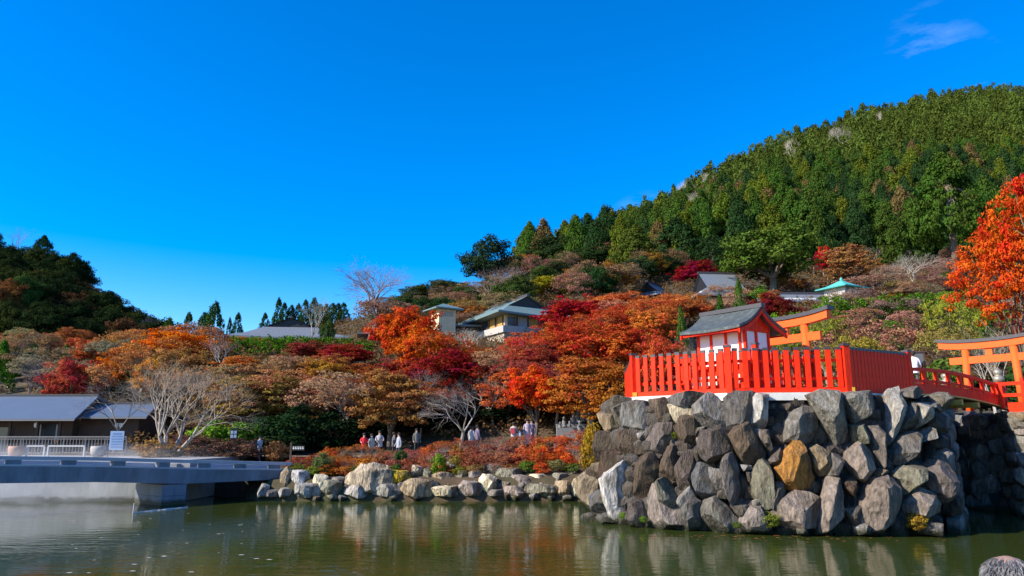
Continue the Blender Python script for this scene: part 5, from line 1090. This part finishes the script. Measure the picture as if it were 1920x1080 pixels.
# shrub bank on the far shore
SP = [(560, (.24, .05, .03)), (620, (.42, .075, .02)), (690, (.40, .12, .03)), (730, (.34, .09, .07)), (780, (.30, .07, .06)), (830, (.50, .085, .02)), (880, (.28, .065, .045)), (940, (.30, .12, .08)), (990, (.46, .06, .03)), (1040, (.54, .055, .02)), (1100, (.46, .07, .03))]
kk = 0
for r, Y in enumerate((41.9, 42.9, 43.9, 44.9, 45.9, 46.9)):
    px = 556 + (r % 2) * 14 - r * 1.5
    while px < 1118:
        if not (px < 560 + r * 9 and r > 3):
            c = tuple(float(np.interp(px, [p[0] for p in SP], [p[1][i] for p in SP])) for i in range(3)); kk += 1
            low = r == 0; u_ = rt.random()
            if low and u_ < .45: c = rt.choice([(.14, .17, .03), (.10, .12, .03), (.24, .17, .07), (.2, .22, .03)])
            elif u_ < .16: c = (.26, .15, .11)
            elif u_ < .24: c = (.30, .16, .04)
            c = jitcol(c, .22); x = xp(px, Y, 850); wd = rt.uniform(1.05, 1.55); ht = rt.uniform(.8, 1.15) * (0.7 if low else 1.15 if r > 3 else 1)
            green = c[1] > c[0] * .8; shade = 'green' if green else 'scarlet' if c[1] < .11 and c[0] > .38 else 'maroon' if c[0] < .34 and c[1] < .10 else 'orange-brown' if c[1] < .14 else 'dry tan'
            zone = 'near the sign post' if px < 650 else 'below the red-coated walker' if px < 780 else 'by the pale leafless tree' if px < 900 else 'below the kimono-clad visitor' if px < 1010 else 'next to the stone wall'
            row = 'at the rock edge' if r < 2 else 'mid bank' if r < 4 else 'along the path'
            kind = 'twiggy' if (not green and u_ > .80) else 'shrub'
            plant('shrub', kind, x, Y + rt.uniform(-.3, .3), wd, ht, c, f'low {shade} shrub {row} {zone}', 'shrub', f'{shade} bank shrubs {row} {zone}', bark=(.25, .2, .16))
        px += rt.uniform(25, 36)
for px, Y, top_, wpx, c, lab in [(752, 43.6, 836, 26, (.04, .09, .02), 'upright dark green plant among the maroon shrubs'), (606, 42.2, 868, 40, (.10, .13, .04), 'pale green leafy plant behind the orange-tan boulder'), (822, 41.6, 876, 30, (.16, .24, .02), 'lime fern-like clump above the tan boulders'),
        (1110, 36.5, 775, 40, (.34, .19, .02), 'golden-leaved shrub clinging left of the stone wall top'), (1104, 35.0, 800, 34, (.30, .17, .02), 'amber shrub against the left end of the stone wall')]:
    tree('plant', 'eshrub' if px < 1000 else 'shrub', px, Y, top_, wpx, c, lab, 'plant', base=None if px < 1000 else 1.6)
# plants growing in the wall joints
for px, py, s, c, lab in [(1166, 966, .35, LIME, 'yellow-green tuft at the waterline left on the stone wall'), (1204, 972, .32, LIME, 'small yellow-green tuft right of the first waterline tuft'), (1440, 972, .75, (.20, .22, .03), 'leafy yellow plant growing from the stone wall below the orange stone'),
        (1713, 975, .8, (.36, .20, .03), 'brown and yellow plant at the waterline near the wall corner'), (1260, 816, .35, (.20, .22, .02), 'mossy tuft in an upper joint of the stone wall'), (1378, 982, .35, (.12, .16, .03), 'small green tuft at the waterline by the mauve stone')]:
    p = wall_pt(px, py); plant('wall_plant', 'shrub', p.x, p.y - 0.25, s, s * .9, c, lab, 'plant', z=max(-.05, p.z - s * .4), bark=(.2, .15, .05))
p = at(1818, 800, 33.5); plant('wall_plant', 'bareup', p.x, p.y, .7, .8, (.3, .12, .06), 'dry reddish sprig hanging in the dark under the bridge', 'plant', z=p.z - .4, bark=(.40, .18, .10))

# ---------------------------------------------------------------- forests
cone_meshes = []
for crown, limbs in TREES['cone']:
    cone_meshes.append(crown)
def in_view(x, y, z): return True
rf_ = np.random.default_rng(77); pts = []
y = 128.0
while y < 420:
    st = 5.2 + (y - 128) * 0.005
    px = 985 if y > 160 else 1130
    while px < 2000:
        yy = y + rf_.uniform(-2.0, 2.0); pxx = px + rf_.uniform(-.3, .3) * st / yy * FPX
        x = (pxx - 960) / FPX * yy; z = h(x, yy)
        ymax = float(np.interp(pxx, [985, 1100, 1220, 1345, 1500, 1640, 1770, 1920, 2100], [212, 257, 282, 302, 327, 352, 372, 387, 395]))
        foot = float(np.interp(pxx, [1000, 1100, 1200, 1350, 1500, 1650, 1800, 2000], [172, 155, 140, 133, 128, 126, 124, 118]))
        if foot < yy < ymax + 8: pts.append((x, yy, z))
        px += st / y * FPX
    y += st * 0.95
pts.sort(key=lambda p: p[1]); NIND = 290
def forest_col():
    u = rf_.random()
    if u < .06: return (.15, .10, .04)
    if u < .24: return (.100 + .02 * rf_.random(), .118 + .02 * rf_.random(), .015)
    if u < .68: return (.058, .088 + .02 * rf_.random(), .016)
    return (.030, .060, .018)
for i, (x, y, z) in enumerate(pts[:NIND]):
    fc = forest_col(); o = link('conifer', cone_meshes[i % 4], None, fc); s = rf_.uniform(.8, 1.25); o.location = (x, y, z - 1.5); o.rotation_euler = (0, 0, rf_.uniform(0, 6.28)); o.scale = (7.0 * s, 7.0 * s, rf_.uniform(11, 15.5) * (.7 + .3 * s))
    fpx = 960 + FPX * x / y; tone = 'brownish' if fc[2] > .03 else 'yellow-green' if fc[0] > .10 else 'mid green' if fc[0] > .04 else 'dark green'
    zone = 'above the magenta maple' if fpx < 1340 else 'above the camphor tree' if fpx < 1520 else 'above the teal pavilion' if fpx < 1680 else 'around the tall cedar' if fpx < 1850 else 'above the flame-red maple'
    row = 'at the forest edge' if y < 136 else 'behind the forest edge' if y < 148 else 'deeper in the forest'
    tag(o, f'{tone} conifer {row} {zone}', 'tree', f'{tone} conifers {row} {zone}')
# farther trees: one mass
small = []
for i in range(5):
    rg = np.random.default_rng(200 + i); C = crown_centres(rg, 'cone', 60); small.append(leaves(rg, C, 10, 0.10, 0.042, 0.7, up=.3))
VV, FF, RR, off = [], [], [], 0
for i, (x, y, z) in enumerate(pts[NIND:]):
    V, F, rnd = small[i % 5]; a = rf_.uniform(0, 6.28); c, s = math.cos(a), math.sin(a); wd = rf_.uniform(5.0, 9.0); ht = rf_.uniform(8.5, 15.0)
    W = np.stack([(V[:, 0] * c - V[:, 1] * s) * wd + x, (V[:, 0] * s + V[:, 1] * c) * wd + y, V[:, 2] * ht + z - 1.5], 1); VV.append(W); FF.append(F + off); off += len(V)
    RR.append(np.clip(rnd * .4 + rf_.random() * .75 - .08, 0, 1))
if VV:
    fo = link('forest', np_mesh('forest', np.concatenate(VV), [np.concatenate(FF)], [NEEDLE], np.concatenate(RR)), None, (.078, .102, .018)); fo['kind'] = 'stuff'; tag(fo, 'dense conifer forest covering the upper mountainside to the ridge', 'forest')
print('forest', len(pts), 'stuff tris', off // 2)
for i, (px, Y) in enumerate([(1235, 190), (1300, 215), (1345, 235), (1290, 170), (1325, 175), (1515, 240), (1610, 250), (1700, 300)]):
    x = (px - 960) / FPX * Y; plant('bare_tree', 'barefar', x, Y, rf_.uniform(5, 8), rf_.uniform(11, 15), GB1, 'pale leafless tree standing among the mountain conifers', 'tree', 'leafless trees in the mountain forest', bark=(.42, .37, .31))
# shaded hill on the left; tree colours darkened to add to its shade
hp = []; y = 100.0
while y < 158:
    px = -60
    while px < 300:
        yy = y + rf_.uniform(-2, 2); pxx = px + rf_.uniform(-8, 8); x = (pxx - 960) / FPX * yy; lim = float(np.interp(pxx, [0, 110, 190, 260, 300], [154, 154, 152, 150, 130]))
        if yy < lim and pxx < 292: hp.append((x, yy, h(x, yy)))
        px += 5.2 / y * FPX
    y += 5.0
for i, (x, y, z) in enumerate(hp):
    u = rf_.random(); c = (.022, .034, .011) if u < .6 else (.04, .05, .013) if u < .88 else (.09, .04, .02)
    o = link('evergreen_tree', TREES['round'][i % 3][0], None, c); s = rf_.uniform(5.5, 8); o.location = (x, y, z - 1.6); o.rotation_euler = (0, 0, rf_.uniform(0, 6.28)); o.scale = (s, s, rf_.uniform(5, 8.5))
    tone = 'very dark' if u < .6 else 'olive' if u < .88 else 'brown'; row = 'lowest' if y < 111 else 'lower' if y < 122 else 'middle' if y < 134 else 'upper' if y < 145 else 'topmost'
    tag(o, f'{tone} tree on the {row} slope of the shaded hill', 'tree', f'{tone} trees on the {row} slope of the shaded hill')
for px, Y, top_, wpx, kd, c, lab in [(36, 152, 424, 50, 'bareup', (.36, .20, .17), 'pinkish bare treetop on the crest of the shaded hill'), (84, 148, 440, 46, 'cone', DGRN, 'pointed fir on the crest of the shaded hill, higher of two'), (138, 148, 474, 46, 'cone', DGRN, 'pointed fir lower on the crest of the shaded hill'),
        (20, 106, 520, 70, 'maple', (.20, .07, .03), 'brown maple at the left edge below the shaded hill crest'), (52, 108, 515, 60, 'round', (.05, .09, .02), 'green rounded tree beside the brown maple on the shaded hill')]:
    tree('tree', kd, px, Y, top_, wpx, c, lab, 'tree', bark=(.36, .22, .2) if kd == 'bareup' else None)
rgc = np.random.default_rng(9)                     # small far conifers along the skyline behind the hall
for i, px in enumerate((524, 534, 547, 560, 574, 590, 602, 612, 624, 634, 645, 498, 447)):
    tree('conifer', 'spire', px, 152 + rgc.uniform(-6, 6), rgc.uniform(556, 572) if px > 510 else 588, 34, (.030, .062, .018), 'small dark conifer on the skyline behind the wide hall', 'tree', 'far conifers behind the hall')
# undergrowth on the slopes: uncountable low leaf mass
rg = np.random.default_rng(321); n = 9000
Yv = 55 + rg.random(n) * 110; pxv = 60 + rg.random(n) * 1900; Xv = (pxv - 960) / FPX * Yv; Zv = np.array([h(a, b_) for a, b_ in zip(Xv, Yv)])
C = np.stack([Xv, Yv, Zv + 0.35 + rg.random(n) * 0.5], 1); V, F, rnd = leaves(rg, C, 22, 1.0, 0.15, 0.7, up=.6, ok=0)
ug = link('undergrowth', np_mesh('undergrowth', V, [F], [LEAF], rnd), None, (.17, .09, .04)); ug['kind'] = 'stuff'; tag(ug, 'mixed brown and green undergrowth between the trees on the slope', 'undergrowth')

# ---------------------------------------------------------------- people
def skin_mesh(name, V, E, Rr, lv=1):
    me = bpy.data.meshes.new(name); me.from_pydata(V, E, []); ob = bpy.data.objects.new(name, me); COL.objects.link(ob)
    ob.modifiers.new('s', 'SKIN')
    sk = me.skin_vertices[0].data
    for i, r in enumerate(Rr): sk[i].radius = (r, r * 0.8) if isinstance(r, float) else r; sk[i].use_root = (i == 0)
    sub = ob.modifiers.new('d', 'SUBSURF'); sub.levels = lv; sub.render_levels = lv
    bpy.context.view_layer.update(); dg = bpy.context.evaluated_depsgraph_get()
    out = bpy.data.meshes.new_from_object(ob.evaluated_get(dg)); bpy.data.objects.remove(ob); bpy.data.meshes.remove(me); return out
def body_mesh(pose):
    """1.0 tall figure at the origin facing -y; arms and legs posed"""
    step = pose.get('step', 0.0); la = pose.get('l', (0.02, 0.0)); ra = pose.get('r', (0.02, 0.0)); bend = pose.get('bend', 0.0)
    V = [(0, 0, .53), (0, -bend * .3, .62), (0, -bend * .7, .73), (0, -bend, .805), (0, -bend * 1.05, .86), (0, -bend * 1.1 - .005, .895), (0, -bend * 1.12 - .008, .945), (0, -bend * 1.12, .985)]
    Rr = [(.088, .066), (.082, .062), (.098, .068), (.075, .055), (.032, .032), (.046, .052), (.054, .062), (.036, .042)]; E = [(i, i + 1) for i in range(7)]
    for s, f in ((-1, step), (1, -step)):
        o = len(V); V += [(s * .055, 0, .50), (s * .06, -abs(step) * .25 - f * .35, .275), (s * .062, -f, .045 + max(0, -f) * .12), (s * .066, -f - .075, .018 + max(0, -f) * .05)]; Rr += [.062, .042, .027, .024]; E += [(0, o), (o, o + 1), (o + 1, o + 2), (o + 2, o + 3)]
    for s, (fw, lift) in ((-1, la), (1, ra)):
        o = len(V); sx = s * .115; by = -bend
        el = (s * .150, by - fw * .4 + .01, .635 + lift * .3); wr = (s * (.155 - lift * .10), by - fw - .02, .50 + lift); hd = (s * (.150 - lift * .13), by - fw - .06, .465 + lift * 1.15)
        V += [(sx, by, .795), el, wr, hd]; Rr += [.038, .031, .023, (.020, .026)]; E += [(3, o), (o, o + 1), (o + 1, o + 2), (o + 2, o + 3)]
        for k in range(4):                      # fingers and thumb
            V.append((hd[0] + (k - 1.5) * .010, hd[1] - .012, hd[2] - .035 + abs(k - 1.5) * .004)); Rr.append((.006, .006)); E.append((o + 3, len(V) - 1))
        V.append((hd[0] - s * .022, hd[1] - .012, hd[2] - .008)); Rr.append((.007, .007)); E.append((o + 3, len(V) - 1))
    return skin_mesh('body', V, E, Rr)
SKIN = mat('skin', (.55, .34, .24), .6, .05)
POSES = {'stand': body_mesh({}), 'walk': body_mesh({'step': .10, 'l': (.06, .02), 'r': (-.05, .0)}), 'hold': body_mesh({'l': (.12, .16), 'r': (.12, .16)}), 'lean': body_mesh({'bend': .05, 'step': .04, 'l': (.1, .05), 'r': (.1, .05)})}
def cloth(c): return mat('cloth_%02d_%02d_%02d' % tuple(int(99 * k) for k in c), c, .85, .12, 8)
def person(label, px, Y, rz, pose, ht, topc, legc, hair=(.02, .015, .012), coat=0.42, z=None, extra=None):
    x = xp(px, Y, 820); z = (h(x, Y) + 0.05) if z is None else z
    t_ = thing('person', label, 'person', (x, Y, z), rz); t_.scale = (ht, ht, ht); me = POSES[pose].copy()
    for m in (cloth(topc), cloth(legc), SKIN, cloth((.03, .03, .03))): me.materials.append(m)
    mi = []
    for p in me.polygons:
        c = p.center; side = abs(c.x) > .125 or c.y < -.11
        mi.append(2 if c.z > .845 or (side and c.z < .50 + (.2 if c.y < -.11 else 0) and c.z > .36 and (abs(c.x) > .125 or c.y < -.13)) else 3 if c.z < .035 else 0 if c.z > .50 else 1)
    me.polygons.foreach_set('material_index', mi); me.polygons.foreach_set('use_smooth', [True] * len(mi)); link('body', me, t_)
    by = min((v.co.y for v in me.vertices if v.co.z > .93), default=0); cy = -0.056 if pose == 'lean' else -.004
    hm = MB(); prof_ = [(.062, .925), (.069, .95), (.066, .98), (.048, 1.005), (.02, 1.018)]
    hm.lathe((0, cy + .010, 0), prof_, 14); hm.lathe((0, cy + .035, 0), [(.03, .885), (.050, .91), (.052, .94), (.03, .95)], 12); hm.build('hair', cloth(hair), t_, True)
    if coat:
        cm = MB(); yo = -.02 if pose == 'lean' else 0; n = 14; P = []
        for rx, ry, zz, dy in ((.118, .092, coat, 0), (.108, .088, .54, 0), (.104, .082, .64, yo * .6), (.122, .082, .74, yo * 1.6), (.112, .07, .80, yo * 2.3), (.055, .05, .84, yo * 2.5)):
            for i in range(n): a = 6.283 * i / n; P.append((rx * math.cos(a), ry * math.sin(a) + dy, zz))
        cm.add(P, [(k * n + i, k * n + (i + 1) % n, (k + 1) * n + (i + 1) % n, (k + 1) * n + i) for k in range(5) for i in range(n)]); cm.build('coat', cloth(topc), t_, True)
    if extra == 'strap':
        MB().tube((.09, -.09, .80), (-.09, -.10, .56), .012, .012, 6).build('bag_strap', cloth((.02, .02, .02)), t_); MB().box((-.13, -.03, .53), (.06, .12, .11)).build('bag', cloth((.03, .03, .035)), t_)
    if extra == 'pack': MB().box((0, .125, .68), (.18, .09, .24)).build('backpack', cloth((.03, .03, .04)), t_)
    if extra == 'redpack': MB().box((0, .125, .67), (.17, .09, .22)).build('backpack', cloth((.35, .03, .05)), t_)
    return t_
person('walker in a pale top and dark trousers at the footbridge end', 488, 47.2, 1.2, 'walk', 1.66, (.50, .46, .44), (.04, .045, .07), extra='pack', coat=.50)
person('person in a bright red coat on the path above the shrubs', 683, 48.8, 0.4, 'hold', 1.66, (.75, .02, .035), (.05, .05, .06))
person('person in a cream jacket right beside the red-coated walker', 697, 49.0, 0.9, 'stand', 1.60, (.38, .38, .32), (.25, .2, .18))
person('person in a light grey jacket with a dark shoulder strap', 712, 49.6, 0.2, 'hold', 1.74, (.36, .36, .38), (.04, .04, .05), extra='strap')
person('dark-clothed visitor left of the tree trunk on the shaded path', 739, 50.2, 2.0, 'walk', 1.6, (.10, .09, .10), (.03, .03, .04))
person('visitor in a grey-blue top passing the forked tree trunk', 748, 49.5, -1.0, 'walk', 1.62, (.34, .37, .42), (.05, .05, .06))
person('visitor in dark clothes deep in the shade of the trees', 781, 51.5, 0.5, 'stand', 1.62, (.14, .14, .13), (.04, .04, .04))
person('person in a white top with dark hair behind the shrubs', 884, 49.0, 2.6, 'stand', 1.60, (.42, .41, .40), (.1, .1, .12))
person('person in a muted purple top beside the white-topped visitor', 895, 49.6, 2.2, 'stand', 1.58, (.16, .13, .20), (.05, .05, .06))
person('person in a white top with a red backpack on the path', 963, 48.8, 2.9, 'hold', 1.62, (.40, .38, .38), (.08, .08, .1), extra='redpack')
person('child in pale clothes beside the red backpack wearer', 974, 48.8, 1.8, 'stand', 1.2, (.60, .62, .70), (.4, .4, .45))
person('visitor in a pale patterned kimono under the vivid red maple', 989, 49.2, 0.2, 'stand', 1.72, (.42, .33, .38), (.35, .45, .5), coat=.06)
person('person in a dark patterned robe right of the kimono-clad visitor', 997, 49.6, -0.3, 'stand', 1.66, (.20, .15, .20), (.15, .12, .15), coat=.08)
sb0 = 0.36; pb = BA + bd * BL * 0.27 + bn * 0.9
pr = person('person in white with dark hair crossing the red bridge', 1748, pb.y, 2.5, 'lean', 1.60, (.80, .79, .80), (.10, .10, .12), z=DK(0.27)); pr.location.x = pb.x

# small stone figures on tiers behind the path at the right
FIG = MB(); FIG.lathe((0, 0, 0), [(.24, 0), (.26, .12), (.18, .16), (.22, .30), (.21, .55), (.13, .68), (.10, .72), (.145, .80), (.15, .92), (.09, 1.02), (.02, 1.05)], 12)
FIGM = FIG.mesh('stone_figure', mat('weathered_stone', (.17, .17, .17), .9, .35, 5), True)
for k, (px, Y, py) in enumerate([(1050, 51.5, 800), (1058, 52.2, 790), (1068, 51.5, 797), (1076, 52.5, 783), (1083, 52.5, 781), (1092, 52.5, 779), (1100, 52.2, 778), (1109, 51.5, 790), (1087, 51.2, 800), (1073, 52.6, 792), (1107, 52.6, 772)]):
    p = at(px, py, Y); o = link('stone_figure', FIGM, None); s = rt.uniform(.55, .85); o.scale = (s, s, s); g0 = max(h(p.x, Y), 0); o.location = (p.x, Y, p.z - .55 * s)
    tag(o, 'small weathered grey stone figure among those tiered behind the path near the stone wall', 'statue', 'stone figures behind the path')
st = MB()
for y0, zt_ in ((51.3, 790), (52.2, 783)): a, c = at(1044, zt_ + 12, y0), at(1116, zt_ + 6, y0); st.box(((a.x + c.x) / 2, y0 + .3, (h(a.x, y0) + a.z) / 2), (c.x - a.x, 0.8, max(.2, a.z - h(a.x, y0))))
tag(st.build('stone_tier', mat('weathered_stone', (.4, .4, .4))), 'low grey stone tiers carrying the small figures', 'stone tier')

# grey-haired man in the near foreground, seen from behind, standing on the terrace
hx, hy, hz = at(1886, 1040, 4.2); hz_top = hz
man = thing('person', 'balding grey-haired head of a man at the lower right corner', 'person', (hx, hy, 1.0), 2.9); H_ = (hz_top - 1.0) / 1.03; man.scale = (H_, H_, H_)
me = POSES['stand'].copy()
for m in (cloth((.08, .09, .12)), cloth((.05, .05, .06)), SKIN, cloth((.03, .03, .03))): me.materials.append(m)
me.polygons.foreach_set('material_index', [2 if (p.center.z > .845 or (abs(p.center.x) > .125 and .36 < p.center.z < .5)) else 3 if p.center.z < .035 else 0 if p.center.z > .5 else 1 for p in me.polygons]); me.polygons.foreach_set('use_smooth', [True] * len(me.polygons)); link('body', me, man)
sc_ = MB(); sc_.lathe((0, .004, 0), [(.045, .875), (.062, .91), (.068, .945), (.066, .975), (.055, 1.0), (.035, 1.018), (.01, 1.026)], 22); sc_.build('scalp', mat('scalp', (.30, .17, .13), .6, .1, 20), man, True)
hairb = MB(); rh_ = random.Random(4)
for k in range(2600):
    a = rh_.uniform(0, 6.283); zf = rh_.uniform(.895, 1.022); rr_ = float(np.interp(zf, [.89, .945, .975, 1.0, 1.018, 1.026], [.058, .069, .067, .056, .036, .01]))
    p = Vector((rr_ * math.cos(a), .004 + rr_ * math.sin(a), zf))
    if (p.x ** 2 + (p.y - .004) ** 2) < .014 ** 2 and rh_.random() < .7: continue
    nr = Vector((math.cos(a), math.sin(a), .35)).normalized(); d = (Vector((math.cos(a) * .5 + .25, math.sin(a) * .5, -.75)) + Vector((rh_.gauss(0, .2), rh_.gauss(0, .2), rh_.gauss(0, .15)))).normalized()
    q = p + nr * .004 + d * .016; r2 = q + d * .014 - nr * .002; hairb.tube(p, q, .0016, .0015, 3, False); hairb.tube(q, r2, .0015, .0005, 3, False)
hairb.build('hair', mat('grey_hair', (.13, .127, .13), .4, .7, 60), man)

# ---------------------------------------------------------------- fountain streak, floats
p = wl(250, 962); f = thing('fountain_pipe', 'thin white pipe standing in the pond with a jet trailing right', 'fountain', (p.x, p.y, 0))
MB().tube((0, 0, -.4), (0, 0, .42), .035, .03, 8).build('pipe', PIPE, f)
q = wl(352, 951); fm = MB(); K = 24; d = q - p; nr = Vector((-d.y, d.x, 0)).normalized(); rn = random.Random(3); P = []
for i in range(K + 1):
    c = d * (i / K); w2 = .012 + .055 * (i / K) ** .6 * (1 - (i / K) ** 3) * rn.uniform(.2, 1.4)
    P += [c + nr * w2 + Vector((0, 0, .006)), c + Vector((0, 0, .02 + rn.uniform(0, .03))), c - nr * w2 + Vector((0, 0, .006))]
fm.add(P, [f_ for i in range(K) for f_ in ((3 * i, 3 * i + 3, 3 * i + 4, 3 * i + 1), (3 * i + 1, 3 * i + 4, 3 * i + 5, 3 * i + 2))]); fm.build('foam', mat('foam', (.55, .57, .58), .6, .1, 12), f)
fl = MB(); rn = random.Random(8); lf = mat('floating_leaf', (.55, .52, .45), .7, .2)
for k in range(46):
    c = wl(rn.uniform(90, 520), rn.uniform(960, 1078)) if k > 12 else wl(rn.uniform(125, 265), rn.uniform(974, 984)); s = rn.uniform(.02, .05); a = rn.uniform(0, 3)
    fl.add([(c.x + s * 2 * math.cos(a + t_), c.y + s * math.sin(a + t_), .008) for t_ in (0, 1.57, 3.14, 4.71)], [(0, 1, 2, 3)])
fl2 = MB()
for k in range(260):
    c = wl(rn.uniform(540, 1090), 932 + abs(rn.gauss(0, 7))) if k < 170 else wl(rn.uniform(1100, 1780), 1004 + abs(rn.gauss(0, 5))); s = rn.uniform(.02, .05); a = rn.uniform(0, 3)
    fl2.add([(c.x + s * 1.6 * math.cos(a + t_), c.y + s * math.sin(a + t_), .008) for t_ in (0, 1.57, 3.14, 4.71)], [(0, 1, 2, 3)])
o = fl2.build('fallen_leaves', mat('fallen_leaf', (.34, .10, .03), .7, .5, 3)); o['kind'] = 'stuff'; tag(o, 'fallen red leaves drifting on the pond along the rocks', 'leaves')
o = fl.build('floating_leaves', lf); o['kind'] = 'stuff'; tag(o, 'pale flecks of leaves floating on the pond before the footbridge', 'leaves')

# ---------------------------------------------------------------- mist drifting under the footbridge
mm_ = bpy.data.materials.new('mist'); mm_.use_nodes = True; t = mm_.node_tree; N = t.nodes; lk = t.links.new; N.clear()
out = N.new('ShaderNodeOutputMaterial'); pvn = N.new('ShaderNodeVolumePrincipled'); pvn.inputs['Color'].default_value = (.93, .95, 1, 1); pvn.inputs['Anisotropy'].default_value = 0.2
tcn = N.new('ShaderNodeTexCoord'); nz = N.new('ShaderNodeTexNoise'); nz.inputs['Scale'].default_value = 0.35; nz.inputs['Detail'].default_value = 3; lk(tcn.outputs['Object'], nz.inputs['Vector'])
mr = N.new('ShaderNodeMapRange'); mr.inputs[1].default_value = .40; mr.inputs[2].default_value = .72; mr.inputs[4].default_value = 0.32; lk(nz.outputs[0], mr.inputs[0])
sx = N.new('ShaderNodeSeparateXYZ'); lk(tcn.outputs['Object'], sx.inputs[0])
fz = N.new('ShaderNodeMapRange'); fz.inputs[1].default_value = 0.2; fz.inputs[2].default_value = 3.0; fz.inputs[3].default_value = 1.0; fz.inputs[4].default_value = 0.0; lk(sx.outputs[2], fz.inputs[0])
fx = N.new('ShaderNodeMapRange'); fx.inputs[1].default_value = -22.5; fx.inputs[2].default_value = -16.5; fx.inputs[3].default_value = 1.0; fx.inputs[4].default_value = 0.0; lk(sx.outputs[0], fx.inputs[0])
fy = N.new('ShaderNodeMapRange'); fy.inputs[1].default_value = 33.0; fy.inputs[2].default_value = 38.0; lk(sx.outputs[1], fy.inputs[0])
a1 = N.new('ShaderNodeMath'); a1.operation = 'MULTIPLY'; a2 = N.new('ShaderNodeMath'); a2.operation = 'MULTIPLY'; a3 = N.new('ShaderNodeMath'); a3.operation = 'MULTIPLY'
lk(mr.outputs[0], a1.inputs[0]); lk(fz.outputs[0], a1.inputs[1]); lk(a1.outputs[0], a2.inputs[0]); lk(fx.outputs[0], a2.inputs[1]); lk(a2.outputs[0], a3.inputs[0]); lk(fy.outputs[0], a3.inputs[1])
lk(a3.outputs[0], pvn.inputs['Density']); lk(pvn.outputs[0], out.inputs['Volume'])
mb = MB(); mb.box((-24, 38.5, 1.9), (22, 19, 3.7)); mo = mb.build('mist', mm_); mo['kind'] = 'stuff'; tag(mo, 'thin white mist drifting over the water and deck by the grey footbridge', 'mist')
scene.cycles.volume_step_rate = 4.0; scene.cycles.volume_max_steps = 64

# ---------------------------------------------------------------- labels: look-alikes told apart by their order along the picture
ORD = ['leftmost', 'second from left', 'third from left', 'fourth from left', 'fifth from left', 'sixth from left', 'seventh from left', 'eighth from left', 'ninth from left', 'tenth from left', 'eleventh from left', 'twelfth from left', 'last to the right']
byl = {}
for o in COL.objects:
    if o.parent is None and 'label' in o: byl.setdefault(o['label'], []).append(o)
for lab, os_ in byl.items():
    if 1 < len(os_) <= 13 and 'figure' not in lab:
        os_.sort(key=lambda o: o.location.x / max(1, o.location.y))
        for i, o in enumerate(os_): o['label'] = f'{lab}, {ORD[i]}' if len(os_) > 2 else f"{lab}, {'left' if i == 0 else 'right'} of two"
